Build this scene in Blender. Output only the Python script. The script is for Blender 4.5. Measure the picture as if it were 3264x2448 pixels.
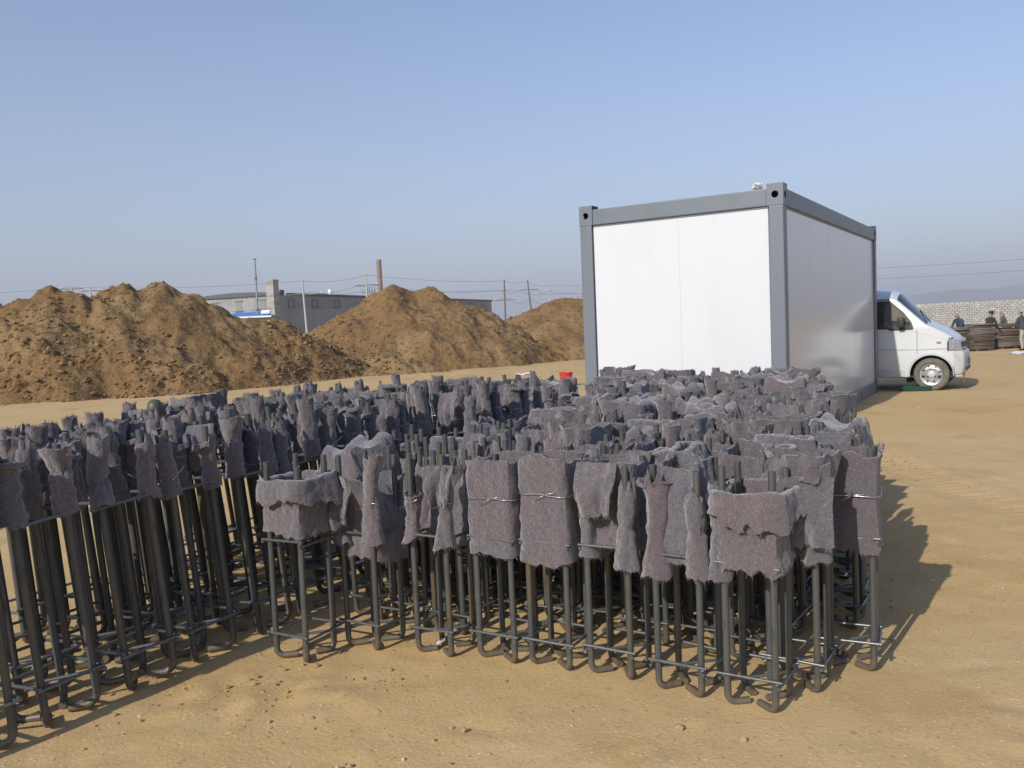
import bpy, bmesh, math, random
import numpy as np
from mathutils import Vector, Matrix

random.seed(7); RNG = np.random.default_rng(7)
scene = bpy.context.scene
for o in list(bpy.data.objects): bpy.data.objects.remove(o)
COL = scene.collection
R = math.radians

# ------------------------------------------------------------------ camera
FPX, PITCH, ROLL, CAMH = 2729.6, .0647, .0422, 1.3292     # focal length in photo pixels, from the container's edges
PW, PH = 3264, 2448
cam_d = bpy.data.cameras.new('camera'); cam = bpy.data.objects.new('camera', cam_d); COL.objects.link(cam)
cp, sp = math.cos(PITCH), math.sin(PITCH); cr, sr = math.cos(ROLL), math.sin(ROLL)
r0, u0, fw = Vector((1, 0, 0)), Vector((0, sp, cp)), Vector((0, cp, -sp))
ri, up = cr*r0 - sr*u0, sr*r0 + cr*u0
M = Matrix.Identity(4)
for k in range(3): M[k][0], M[k][1], M[k][2] = ri[k], up[k], -fw[k]
M[2][3] = CAMH
cam.matrix_world = M
cam_d.sensor_width = 36; cam_d.lens = FPX/PW*36; cam_d.clip_start = .05; cam_d.clip_end = 20000
scene.camera = cam
scene.render.resolution_x, scene.render.resolution_y = 1024, 768

# ------------------------------------------------------------------ sky, sun, exposure
LIGHT_AZ, SUN_EL = 53.8, 30.0                     # the light travels towards this azimuth (from +X), sun height
wd = bpy.data.worlds.new('World'); scene.world = wd; wd.use_nodes = True
wn = wd.node_tree.nodes; wl = wd.node_tree.links
bg = wn['Background']
sky = wn.new('ShaderNodeTexSky'); sky.sky_type = 'NISHITA'; sky.sun_disc = False
sky.sun_elevation = R(SUN_EL)
sdir = Vector((-math.cos(R(LIGHT_AZ)), -math.sin(R(LIGHT_AZ)), 0))
sky.sun_rotation = math.atan2(sdir.x, sdir.y)
sky.altitude = 0; sky.air_density = 1.0; sky.dust_density = .8; sky.ozone_density = 1.5
# pale winter haze thickening towards the horizon, the same all round
geo = wn.new('ShaderNodeTexCoord'); sep = wn.new('ShaderNodeSeparateXYZ'); wl.new(geo.outputs['Generated'], sep.inputs[0])
mz = wn.new('ShaderNodeMath'); mz.operation = 'MAXIMUM'; wl.new(sep.outputs[2], mz.inputs[0]); mz.inputs[1].default_value = 0
m1 = wn.new('ShaderNodeMath'); m1.operation = 'MULTIPLY'; wl.new(mz.outputs[0], m1.inputs[0]); m1.inputs[1].default_value = -4.3
m2 = wn.new('ShaderNodeMath'); m2.operation = 'EXPONENT'; wl.new(m1.outputs[0], m2.inputs[0])
m3 = wn.new('ShaderNodeMath'); m3.operation = 'MULTIPLY'; wl.new(m2.outputs[0], m3.inputs[0]); m3.inputs[1].default_value = .92
mx = wn.new('ShaderNodeMix'); mx.data_type = 'RGBA'; wl.new(m3.outputs[0], mx.inputs[0]); wl.new(sky.outputs[0], mx.inputs[6]); mx.inputs[7].default_value = (2.85, 3.02, 3.50, 1)
tn = wn.new('ShaderNodeMix'); tn.data_type = 'RGBA'; tn.blend_type = 'MULTIPLY'; tn.inputs[0].default_value = 1; wl.new(sky.outputs[0], tn.inputs[6]); tn.inputs[7].default_value = (.90, .93, 1.05, 1); wl.new(tn.outputs[2], mx.inputs[6])
wl.new(mx.outputs[2], bg.inputs[0]); bg.inputs[1].default_value = .15
sun_d = bpy.data.lights.new('sun', 'SUN'); sun_d.energy = 4.0; sun_d.angle = R(.55); sun_d.color = (1, .95, .86)
sun = bpy.data.objects.new('sun', sun_d); COL.objects.link(sun)
tr = Vector((math.cos(R(LIGHT_AZ))*math.cos(R(SUN_EL)), math.sin(R(LIGHT_AZ))*math.cos(R(SUN_EL)), -math.sin(R(SUN_EL))))
sun.rotation_euler = tr.to_track_quat('-Z', 'Y').to_euler(); sun.location = (-10, -14, 12)
vs = scene.view_settings; vs.view_transform = 'Standard'; vs.look = 'None'; vs.exposure = .1; vs.gamma = 1
vs.use_curve_mapping = False

# ------------------------------------------------------------------ photo pixel -> place
def ray(px, py):
    a, b = px-PW/2, py-PH/2
    X = cr*a - sr*b; Y = sr*a + cr*b
    x, u = X/FPX, -Y/FPX
    return np.array([x, cp+u*sp, -sp+u*cp])
def at(px, py, z=0.):
    d = ray(px, py); t = (z-CAMH)/d[2]; return np.array([0, 0, CAMH]) + t*d
def aty(px, py, y):
    d = ray(px, py); return np.array([0, 0, CAMH]) + y/d[1]*d
YAW = 1.0154                                      # the long side of the container, and of the rows of cages
AX = np.array([math.cos(YAW), math.sin(YAW)])     # away along the container
RX = np.array([math.sin(YAW), -math.cos(YAW)])    # to the right along its end wall
def st(s, t): return s*RX + t*AX

# ------------------------------------------------------------------ noise
_T = RNG.random((64, 64, 64)).astype(np.float32)
def vnoise(x, y, z=0.):
    x, y, z = np.broadcast_arrays(np.asarray(x, float), np.asarray(y, float), np.asarray(z, float))
    xi, yi, zi = np.floor(x).astype(int), np.floor(y).astype(int), np.floor(z).astype(int)
    f = lambda a: a*a*(3-2*a)
    fx, fy, fz = f(x-xi), f(y-yi), f(z-zi)
    out = 0
    for dx in (0, 1):
        for dy in (0, 1):
            for dz in (0, 1):
                w = (fx if dx else 1-fx)*(fy if dy else 1-fy)*(fz if dz else 1-fz)
                out = out + w*_T[(xi+dx) % 64, (yi+dy) % 64, (zi+dz) % 64]
    return out*2-1
def fbm(x, y, z=0., o=4, g=.5):
    s, a, f = 0, 1., 1.
    for k in range(o):
        s = s + a*vnoise(np.asarray(x)*f+17.3*k, np.asarray(y)*f+5.1*k, np.asarray(z)*f+9.7*k); a *= g; f *= 2.03
    return s

# ------------------------------------------------------------------ mesh helpers
class MB:
    def __init__(s): s.v, s.f, s.m, s.n = [], [], [], 0
    def add(s, V, F, m=0):
        V = np.asarray(V, float).reshape(-1, 3); b = s.n
        s.v.append(V); s.n += len(V)
        s.f += [tuple(int(i)+b for i in q) for q in F]; s.m += [m]*len(F)
        return s
    def box(s, lo, hi, m=0, T=None):
        (a, b, c), (d, e, g) = lo, hi
        V = np.array([(a,b,c),(d,b,c),(d,e,c),(a,e,c),(a,b,g),(d,b,g),(d,e,g),(a,e,g)], float)
        if T is not None: V = T(V)
        return s.add(V, [(0,3,2,1),(4,5,6,7),(0,1,5,4),(1,2,6,5),(2,3,7,6),(3,0,4,7)], m)
    def bbox(s, lo, hi, bev=.01, m=0, T=None):
        bm = bmesh.new(); lo = np.array(lo, float); hi = np.array(hi, float)
        bmesh.ops.create_cube(bm, size=1)
        for v in bm.verts: v.co = Vector(((lo+hi)/2 + np.array(v.co)*(hi-lo)))
        bmesh.ops.bevel(bm, geom=list(bm.edges), offset=min(bev, .45*min(hi-lo)), segments=2, affect='EDGES', profile=.6)
        return s.bm(bm, m, T)
    def bm(s, bm, m=0, T=None):
        bm.verts.index_update()
        V = np.array([v.co[:] for v in bm.verts]); F = [[v.index for v in f.verts] for f in bm.faces]; bm.free()
        if T is not None: V = T(V)
        return s.add(V, F, m)
    def tube(s, P, r, n=8, m=0, cap=True, closed=False):
        P = np.asarray(P, float); k = len(P); r = np.broadcast_to(np.asarray(r, float), (k,))
        if closed: T = np.roll(P, -1, 0)-np.roll(P, 1, 0)
        else: T = np.gradient(P, axis=0)
        T /= np.linalg.norm(T, axis=1)[:, None]+1e-12
        ref = np.array([0, 0, 1.]) if abs(T[0][2]) < .9 else np.array([1., 0, 0])
        a = np.cross(T[0], ref); a /= np.linalg.norm(a)
        V = []
        ang = np.arange(n)*2*math.pi/n
        for i in range(k):
            a = a-T[i]*np.dot(a, T[i]); a /= np.linalg.norm(a)+1e-12; b = np.cross(T[i], a)
            V.append(P[i]+r[i]*(np.cos(ang)[:, None]*a+np.sin(ang)[:, None]*b))
        F = []
        for i in range(k if closed else k-1):
            j = (i+1) % k
            for q in range(n): F.append((i*n+q, i*n+(q+1) % n, j*n+(q+1) % n, j*n+q))
        if cap and not closed:
            F.append(tuple(range(n))[::-1]); F.append(tuple((k-1)*n+q for q in range(n)))
        return s.add(np.concatenate(V), F, m)
    def lathe(s, prof, n=24, m=0, T=None, closed=False):
        prof = np.asarray(prof, float); k = len(prof); ang = np.arange(n)*2*math.pi/n
        V = np.concatenate([np.stack([p[0]*np.cos(ang), p[0]*np.sin(ang), np.full(n, p[1])], 1) for p in prof])
        F = []
        for i in range(k if closed else k-1):
            j = (i+1) % k
            for q in range(n): F.append((i*n+q, i*n+(q+1) % n, j*n+(q+1) % n, j*n+q))
        if not closed:
            if prof[0][0] > 1e-6: F.append(tuple(range(n))[::-1])
            if prof[-1][0] > 1e-6: F.append(tuple((k-1)*n+q for q in range(n)))
        if T is not None: V = T(V)
        return s.add(V, F, m)
    def sheet(s, P, th, closed=False, m=0):
        """thick skin over a grid of points P[v,u]"""
        nv, nu = P.shape[:2]
        du = (np.roll(P, -1, 1)-np.roll(P, 1, 1)) if closed else np.gradient(P, axis=1)
        dv = np.gradient(P, axis=0); N = np.cross(du, dv); N /= np.linalg.norm(N, axis=2)[..., None]+1e-9
        A = (P+N*th/2).reshape(-1, 3); B = (P-N*th/2).reshape(-1, 3); o = nv*nu; F = []
        ku = nu if closed else nu-1
        for i in range(nv-1):
            for j in range(ku):
                a, b, c, d = i*nu+j, i*nu+(j+1) % nu, (i+1)*nu+(j+1) % nu, (i+1)*nu+j
                F += [(a, b, c, d), (o+d, o+c, o+b, o+a)]
        for j in range(ku):
            k = (j+1) % nu
            F += [(o+j, o+k, k, j), ((nv-1)*nu+j, (nv-1)*nu+k, o+(nv-1)*nu+k, o+(nv-1)*nu+j)]
        if not closed:
            for i in range(nv-1):
                F += [(i*nu, (i+1)*nu, o+(i+1)*nu, o+i*nu), (o+i*nu+nu-1, o+(i+1)*nu+nu-1, (i+1)*nu+nu-1, i*nu+nu-1)]
        return s.add(np.concatenate([A, B]), F, m)
    def mesh(s, name, mats, smooth=None):
        me = bpy.data.meshes.new(name)
        V = np.concatenate(s.v) if s.v else np.zeros((0, 3))
        me.from_pydata(V.tolist(), [], s.f)
        for mt in (mats if isinstance(mats, (list, tuple)) else [mats]): me.materials.append(mt)
        if any(s.m): me.polygons.foreach_set('material_index', np.array(s.m, dtype=np.int32))
        if smooth is not None: shade(me, smooth)
        me.update(); return me
    def build(s, name, mats, parent=None, smooth=None, loc=(0, 0, 0)):
        return link(name, s.mesh(name, mats, smooth), parent, loc)
def shade(me, ang):
    me.polygons.foreach_set('use_smooth', [True]*len(me.polygons))
    if ang < 179:
        bm = bmesh.new(); bm.from_mesh(me)
        for e in bm.edges:
            if len(e.link_faces) == 2 and e.calc_face_angle(0) > R(ang): e.smooth = False
        bm.to_mesh(me); bm.free()
def link(name, me, parent=None, loc=(0, 0, 0), rz=0):
    o = bpy.data.objects.new(name, me); COL.objects.link(o); o.location = loc; o.rotation_euler = (0, 0, rz)
    if parent: o.parent = parent
    return o
def tag(o, label, cat, group=None, kind=None):
    o['label'] = label; o['category'] = cat
    if group: o['group'] = group
    if kind: o['kind'] = kind
    return o
def thing(name, label, cat, loc=(0, 0, 0), rz=0, group=None):
    return tag(link(name, None, None, [float(q) for q in loc], rz), label, cat, group)
def structure(o): o['kind'] = 'structure'; return o
def grid_faces(nv, nu):
    i, j = np.meshgrid(np.arange(nv-1), np.arange(nu-1), indexing='ij'); a = (i*nu+j).ravel()
    return np.stack([a, a+1, a+nu+1, a+nu], 1)
def grid_mesh(name, V, nv, nu, mat):
    F = grid_faces(nv, nu); me = bpy.data.meshes.new(name)
    me.vertices.add(len(V)); me.vertices.foreach_set('co', np.asarray(V, np.float32).ravel())
    me.loops.add(F.size); me.loops.foreach_set('vertex_index', F.astype(np.int32).ravel())
    me.polygons.add(len(F)); me.polygons.foreach_set('loop_start', np.arange(0, F.size, 4, dtype=np.int32))
    me.polygons.foreach_set('use_smooth', np.ones(len(F), bool)); me.materials.append(mat)
    me.update(calc_edges=True); me.validate(); return me

# ------------------------------------------------------------------ materials
def mat(name, col=(.5, .5, .5), rough=.7, metal=0., spec=.5, noise=None, bump=None, var=0., extra=None, coord='Object', **kw):
    """noise: list of (scale, low, high, colour, strength[, detail]); bump: list of (scale, strength, distance)"""
    m = bpy.data.materials.new(name); m.use_nodes = True; nt = m.node_tree; N, L = nt.nodes, nt.links
    b = N['Principled BSDF']; b.inputs['Roughness'].default_value = rough; b.inputs['Metallic'].default_value = metal
    b.inputs['Specular IOR Level'].default_value = spec
    for k, v in kw.items(): b.inputs[k.replace('_', ' ')].default_value = v
    tc = N.new('ShaderNodeTexCoord'); co = tc.outputs[coord]
    rgb = N.new('ShaderNodeRGB'); rgb.outputs[0].default_value = (*col, 1); cur = rgb.outputs[0]
    if var:
        oi = N.new('ShaderNodeObjectInfo')
        vm = N.new('ShaderNodeVectorMath'); vm.operation = 'MULTIPLY_ADD'
        L.new(oi.outputs['Random'], vm.inputs[0]); vm.inputs[1].default_value = (37, 53, 71); L.new(co, vm.inputs[2]); co = vm.outputs[0]
        mr = N.new('ShaderNodeMapRange'); L.new(oi.outputs['Random'], mr.inputs[0]); mr.inputs[3].default_value = 1-var; mr.inputs[4].default_value = 1+var
        hs = N.new('ShaderNodeHueSaturation'); L.new(mr.outputs[0], hs.inputs['Value']); L.new(cur, hs.inputs['Color']); cur = hs.outputs[0]
    for q in (noise or []):
        sc, lo, hi, c, stn = q[:5]
        nz = N.new('ShaderNodeTexNoise'); nz.inputs['Detail'].default_value = q[5] if len(q) > 5 else 4
        if isinstance(sc, tuple):
            mp = N.new('ShaderNodeMapping'); mp.inputs['Scale'].default_value = sc; L.new(co, mp.inputs[0]); L.new(mp.outputs[0], nz.inputs['Vector']); nz.inputs['Scale'].default_value = 1
        else: L.new(co, nz.inputs['Vector']); nz.inputs['Scale'].default_value = sc
        mr = N.new('ShaderNodeMapRange'); mr.interpolation_type = 'SMOOTHSTEP'
        L.new(nz.outputs[0], mr.inputs[0]); mr.inputs[1].default_value = lo; mr.inputs[2].default_value = hi; mr.inputs[4].default_value = stn
        mx = N.new('ShaderNodeMix'); mx.data_type = 'RGBA'; L.new(mr.outputs[0], mx.inputs[0]); L.new(cur, mx.inputs[6]); mx.inputs[7].default_value = (*c, 1); cur = mx.outputs[2]
    L.new(cur, b.inputs['Base Color'])
    nrm = None
    for sc, stn, dist in (bump or []):
        nz = N.new('ShaderNodeTexNoise'); nz.inputs['Detail'].default_value = 5; L.new(co, nz.inputs['Vector'])
        if isinstance(sc, tuple):
            mp = N.new('ShaderNodeMapping'); mp.inputs['Scale'].default_value = sc; L.new(co, mp.inputs[0]); L.new(mp.outputs[0], nz.inputs['Vector']); nz.inputs['Scale'].default_value = 1
        else: nz.inputs['Scale'].default_value = sc
        bp = N.new('ShaderNodeBump'); bp.inputs['Strength'].default_value = stn; bp.inputs['Distance'].default_value = dist
        L.new(nz.outputs[0], bp.inputs['Height'])
        if nrm: L.new(nrm, bp.inputs['Normal'])
        nrm = bp.outputs[0]
    if nrm: L.new(nrm, b.inputs['Normal'])
    if extra: extra(nt, b, co)
    return m

def foot_mud(nt, b, co):
    """dust caked on the lowest few centimetres of a bar"""
    N, L = nt.nodes, nt.links; tc = N.new('ShaderNodeTexCoord'); sx = N.new('ShaderNodeSeparateXYZ'); L.new(tc.outputs['Object'], sx.inputs[0])
    nz = N.new('ShaderNodeTexNoise'); nz.inputs['Scale'].default_value = 40; L.new(co, nz.inputs['Vector'])
    ad = N.new('ShaderNodeMath'); ad.operation = 'MULTIPLY_ADD'; L.new(nz.outputs[0], ad.inputs[0]); ad.inputs[1].default_value = .10; L.new(sx.outputs[2], ad.inputs[2])
    mr = N.new('ShaderNodeMapRange'); L.new(ad.outputs[0], mr.inputs[0]); mr.inputs[1].default_value = .05; mr.inputs[2].default_value = .13; mr.inputs[3].default_value = .38; mr.inputs[4].default_value = 0
    mx = N.new('ShaderNodeMix'); mx.data_type = 'RGBA'; src = b.inputs['Base Color'].links[0].from_socket; L.new(mr.outputs[0], mx.inputs[0]); L.new(src, mx.inputs[6]); mx.inputs[7].default_value = (.30, .21, .11, 1); L.new(mx.outputs[2], b.inputs['Base Color'])
M_ground = mat('packed_earth', (.565, .385, .175), .95, spec=.15, noise=[
    (.35, .42, .66, (.58, .425, .225), .75), (1.1, .5, .72, (.45, .27, .105), .6), (6, .5, .75, (.58, .43, .24), .5),
    (28, .55, .75, (.40, .25, .105), .45), (140, .58, .70, (.34, .215, .10), .6, 2), (75, .69, .75, (.74, .64, .46), .85, 1), (38, .70, .75, (.30, .19, .09), .6, 1)],
    bump=[(5, .22, .02), (60, .45, .006), (220, .45, .003)])
M_soil = mat('dug_soil', (.212, .128, .057), .95, spec=.1, noise=[
    (.35, .45, .62, (.285, .190, .095), .85), (.8, .50, .68, (.135, .088, .046), .75), (3.5, .50, .68, (.25, .155, .07), .6), (6, .52, .66, (.105, .064, .032), .8), (26, .58, .70, (.30, .21, .11), .6, 3)],
    bump=[(2.5, .5, .12), (7, .8, .07), (22, .9, .03)])
M_clod = mat('soil_clod', (.20, .122, .056), .95, spec=.1, noise=[(.9, .45, .6, (.31, .205, .10), .8), (.7, .55, .66, (.125, .082, .045), .8), (30, .55, .72, (.13, .08, .04), .6)], bump=[(40, .6, .01)])
M_pebble = mat('pebble', (.42, .31, .18), .8, spec=.3, noise=[(9, .45, .6, (.34, .22, .11), .8), (17, .60, .66, (.62, .56, .45), .9)], bump=[(80, .4, .003)])
def felt_tint(nt, b, co):
    """each piece cut from a different blanket: some browner, some bluer"""
    N, L = nt.nodes, nt.links; oi = N.new('ShaderNodeObjectInfo'); fr = N.new('ShaderNodeMath'); fr.operation = 'FRACT'; ml = N.new('ShaderNodeMath'); ml.operation = 'MULTIPLY'; ml.inputs[1].default_value = 7.31
    L.new(oi.outputs['Random'], ml.inputs[0]); L.new(ml.outputs[0], fr.inputs[0])
    tint = N.new('ShaderNodeMix'); tint.data_type = 'RGBA'; L.new(fr.outputs[0], tint.inputs[0]); tint.inputs[6].default_value = (1.08, .97, .95, 1); tint.inputs[7].default_value = (.90, .96, 1.02, 1)
    mu = N.new('ShaderNodeMix'); mu.data_type = 'RGBA'; mu.blend_type = 'MULTIPLY'; mu.inputs[0].default_value = 1; L.new(b.inputs['Base Color'].links[0].from_socket, mu.inputs[6]); L.new(tint.outputs[2], mu.inputs[7]); L.new(mu.outputs[2], b.inputs['Base Color'])
M_felt = mat('grey_felt', (.112, .095, .099), .98, spec=.1, var=.20, extra=felt_tint, noise=[
    (9, .46, .62, (.092, .088, .099), .85), (14, .57, .70, (.128, .080, .084), .65), (60, .50, .66, (.072, .061, .064), .7, 3),
    (240, .56, .66, (.19, .165, .168), .6, 2), (300, .60, .68, (.045, .038, .04), .6, 1), (380, .735, .77, (.36, .34, .36), .7, 0)],
    bump=[(38, .8, .014), (110, .8, .006), (300, .8, .003)], Sheen_Weight=.5, Sheen_Roughness=.6)
M_steel = mat('mill_scale_steel', (.082, .087, .085), .5, .25, extra=foot_mud, noise=[((9, 9, 2.2), .54, .70, (.15, .108, .06), .7), 
    ((30, 30, 4), .50, .68, (.115, .092, .06), .6), ((50, 50, 14), .54, .7, (.05, .05, .048), .6)], bump=[((120, 120, 40), .2, .002)], var=.12)
M_tie = mat('drawn_wire_rod', (.17, .18, .185), .34, .55, noise=[(60, .55, .7, (.08, .065, .05), .6)], var=.1)
M_wire = mat('bright_tie_wire', (.62, .62, .63), .3, .85)
M_weld = mat('weld_bead', (.30, .31, .32), .3, .8)
M_pwhite = mat('white_sandwich_panel', (.645, .66, .68), .16, spec=.5, noise=[((2, 2, .6), .52, .75, (.61, .625, .64), .6), ((9, 9, 3), .60, .74, (.54, .55, .55), .25)])
M_pgrey = mat('grey_frame_paint', (.155, .178, .205), .42, noise=[((3, 3, 1), .5, .7, (.13, .15, .172), .6), (22, .64, .72, (.15, .15, .15), .4)])
M_cavity = mat('casting_cavity', (.05, .055, .065), .7)
M_seam = mat('panel_joint', (.64, .655, .67), .6)
M_patch = mat('crumbled_earth', (.42, .275, .12), .95, spec=.1, noise=[(9, .45, .6, (.33, .20, .085), .8), (17, .60, .66, (.52, .40, .24), .8)])

# ------------------------------------------------------------------ ground
def sstep(a, b, x): t = np.clip((np.asarray(x, float)-a)/(b-a), 0, 1); return t*t*(3-2*t)
def ground_z(x, y):
    return -.5*sstep(17, 34, y)*sstep(5, 11, x)
def axis(lo, hi, d0, far, n):
    c = np.arange(lo, hi+1e-6, d0)
    g = np.geomspace(d0*1.5, far, n)
    return np.concatenate([(lo-np.cumsum(g))[::-1], c, hi+np.cumsum(g)])
gx = axis(-3.2, 4.2, .035, 900, 46); gy = axis(1.6, 8.2, .035, 900, 46)
GY, GX = np.meshgrid(gy, gx, indexing='ij')
near = np.exp(-((np.hypot(GX, GY)/45)**2))
Z = ground_z(GX, GY)
Z = Z + near*(.007*fbm(GX*.8, GY*.8, 3.) + .004*fbm(GX*4, GY*4, 8., 3) + .0015*fbm(GX*11, GY*11, 5., 2))
far_rough = sstep(9, 16, GY)*near
Z = Z + far_rough*.05*fbm(GX*.6, GY*1.1, 1., 4)*sstep(4, -2, GX)
# trampled, crumbly patch in the foreground
q0 = at(830, 2215); patch = np.exp(-(((GX-q0[0])/.42)**2+((GY-q0[1])/.20)**2))
Z = Z + patch*np.clip(fbm(GX*9, GY*9, 2., 4), -.2, 1)*.022
# scuffs and heel marks
rg = np.random.default_rng(77)
for i in range(110):
    y = 2.0+6*rg.random(); x = (rg.random()-.4)*1.5*y; a = rg.random()*3.1; c_, s_ = math.cos(a), math.sin(a)
    j0, j1 = np.searchsorted(gy, (y-.3, y+.3)); i0, i1 = np.searchsorted(gx, (x-.3, x+.3))
    dx, dy = GX[j0:j1, i0:i1]-x, GY[j0:j1, i0:i1]-y; u, v = dx*c_+dy*s_, -dx*s_+dy*c_
    Z[j0:j1, i0:i1] += -.005*np.exp(-((u/.12)**4+(v/.05)**4))+.003*np.exp(-(((np.hypot(u/.12, v/.05))-1.35)/.3)**2)
# wheel ruts curving past the van
for off in (0, 1.35):
    cxx, cyy, rad = 13.2, 6.2, 8.6+off
    d = np.hypot(GX-cxx, GY-cyy)-rad
    Z = Z - .018*np.exp(-(d/.16)**2)*(.8+.4*np.sign(np.sin(np.arctan2(GY-cyy, GX-cxx)*rad*55)))*sstep(3.5, 8, GY)*near + .010*np.exp(-((np.abs(d)-.27)/.09)**2)*sstep(3.5, 8, GY)*near
gme = grid_mesh('ground', np.stack([GX, GY, Z], -1).reshape(-1, 3), *GX.shape, M_ground)
structure(link('ground', gme))

def rocks(name, pts, sizes, m, parent=None, seed=1, flat=.7, kind='stuff'):
    """angular lumps joined in one mesh: three lump shapes, turned and stretched"""
    rg = np.random.default_rng(seed)
    base = []
    for k in range(3):
        bm = bmesh.new(); bmesh.ops.create_icosphere(bm, subdivisions=1, radius=1)
        V = np.array([v.co[:] for v in bm.verts]); F = np.array([[v.index for v in f.verts] for f in bm.faces]); bm.free()
        V *= (.75+.5*rg.random((len(V), 1))); base.append((V, F))
    mb = MB()
    for p, s in zip(pts, sizes):
        V, F = base[rg.integers(3)]; a = rg.random()*6.3; c, sn = math.cos(a), math.sin(a)
        W = V*np.array([1, .6+.6*rg.random(), flat*(.6+.6*rg.random())])*s
        W = np.stack([W[:, 0]*c-W[:, 1]*sn, W[:, 0]*sn+W[:, 1]*c, W[:, 2]], 1)
        mb.add(W+np.asarray(p), F)
    o = mb.build(name, m, parent)
    if kind: o['kind'] = kind
    return o
# pebbles and grit trodden into the yard
rg = np.random.default_rng(5)
pp, ss, pq, sq = [], [], [], []
for i in range(5200):
    y = 1.7+rg.random()**1.6*11; x = (rg.random()-.5)*2*(.72*y+.4)
    pp.append((x, y, 0)); ss.append(.0020+.0055*rg.random()**5*(1+y*.12))
for i in range(170):
    a = rg.normal(size=2); x, y = q0[0]+a[0]*.34, q0[1]+a[1]*.16
    pq.append((x, y, .002)); sq.append(.0025+.011*rg.random()**3)
qb = at(2820, 1470)
for i in range(120):
    a = rg.normal(size=2); pp.append((qb[0]+a[0]*.28, qb[1]+a[1]*.25, 0)); ss.append(.005+.012*rg.random()**2)
cr_ = rocks('crumbs', pq, sq, M_patch, seed=19); tag(cr_, 'crumbs of broken earth on a trampled patch of foreground', 'earth crumbs', kind='stuff')
gr = rocks('gravel', pp, ss, M_pebble, seed=9)
tag(gr, 'loose grit and pebbles scattered over the packed tan earth', 'gravel', kind='stuff')
for px, py, s, lab in [(2165, 2325, .017, 'pale thumb-sized stone lying in front of the anchor cages'), (2372, 2362, .014, 'flat buff pebble near the front corner of the cages'),
                       (1480, 2330, .011, 'small pale chip of stone on bare foreground earth')]:
    p = at(px, py); o = rocks('stone', [(0, 0, .4*s)], [s], M_pebble, seed=int(px), kind=None); o.location = p.tolist(); tag(o, lab, 'stone')

# ------------------------------------------------------------------ soil heaps
def heap(name, crest, toe, x0, x1, y0, y1, res, label, seed, k=.74, nclod=1500, rough=.16):
    """crest: (px, py, depth); every crest point sheds a cone of loose soil at its angle of repose"""
    C = np.array([aty(*c) for c in crest]); D = []
    for a, b in zip(C[:-1], C[1:]):
        n = max(2, int(np.linalg.norm(b-a)/.18))
        D += [a+(b-a)*i/n for i in range(n)]
    D = np.array(D+[C[-1]])
    xs = np.arange(x0, x1, res); ys = np.arange(y0, y1, res); Y, X = np.meshgrid(ys, xs, indexing='ij')
    Hh = np.full(X.shape, -9.)
    wx, wy = X+.35*fbm(X*.7, Y*.7, seed+.3), Y+.35*fbm(X*.7, Y*.7, seed+4.3)
    for p in D:
        d = np.hypot(wx-p[0], wy-p[1]); kk = k*np.where(Y < p[1], 1, .95)
        Hh = np.maximum(Hh, p[2]-kk*(np.sqrt(d*d+.02)-.14))
    body = sstep(-.3, .8, Hh)
    ridg = 1-np.abs(fbm(X*1.1, Y*.8, seed, 4))
    slab = np.clip(fbm(X*.9+.4*Y, Y*.9, seed+13., 3)-.18, 0, .35)*(1+.6*vnoise(X*5, Y*5, seed+3.))
    Hh = Hh + body*(rough*.8*fbm(X*.8, Y*.8, seed+2., 4) + rough*1.0*(ridg-.75) + rough*1.5*slab + (rough*.45*fbm(X*3.2, Y*3.2, seed+5., 3) + rough*.42*np.clip(fbm(X*6.5, Y*6.5, seed+7., 2), -.15, 1.2))*(.55+.75*sstep(-.25, .45, fbm(X*.35, Y*.35, seed+9., 2))))
    Hh = Hh - .18*sstep(.7, 0, Hh)*(.4-.6*fbm(X*1.7, Y*1.7, seed+1., 3))
    Hh = np.maximum(Hh, -.25)
    root = thing(name, label, 'soil heap', (0, 0, 0))
    link('soil', grid_mesh('soil', np.stack([X, Y, Hh], -1).reshape(-1, 3), *X.shape, M_soil), root)
    rg = np.random.default_rng(seed); pts, sz = [], []
    iy = rg.integers(0, len(ys), nclod*6); ix = rg.integers(0, len(xs), nclod*6)
    for a, b in zip(iy, ix):
        h = Hh[a, b]
        if -.12 < h < 3.2 and len(pts) < nclod and rg.random() < 1.1-.27*max(h, 0) and fbm(X[a, b]*.35, Y[a, b]*.35, seed+9., 2) > -.30+.9*(rg.random()-.5):
            s = .016+.075*rg.random()**5; pts.append((X[a, b], Y[a, b], max(h, 0)+.2*s)); sz.append(s)
    rocks('clod', pts, sz, M_clod, root, seed)
    return root
h1 = heap('soil_heap', [(-330, 1010, 24.5), (-160, 985, 24.3), (-60, 975, 24.2), (30, 960, 24.2), (70, 952, 24.3), (130, 928, 24.5), (165, 921, 24.6), (200, 930, 24.7), (235, 952, 24.8),
      (285, 963, 25.0), (330, 938, 25.3), (395, 911, 25.6), (450, 918, 25.8), (500, 903, 26.0), (555, 918, 26.2), (600, 938, 26.4), (650, 975, 26.6),
      (690, 1003, 26.8), (735, 1018, 27.0), (800, 1020, 27.3), (845, 1014, 27.5), (878, 1001, 27.7), (905, 1010, 27.9), (950, 1042, 28.2), (1010, 1075, 28.6), (1090, 1120, 29.2)],
      None, -20.5, -4.2, 17.5, 33, .062, 'long brown soil heap with several lumpy peaks behind the tall wrapped cages', 3, nclod=10000, rough=.15)
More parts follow.
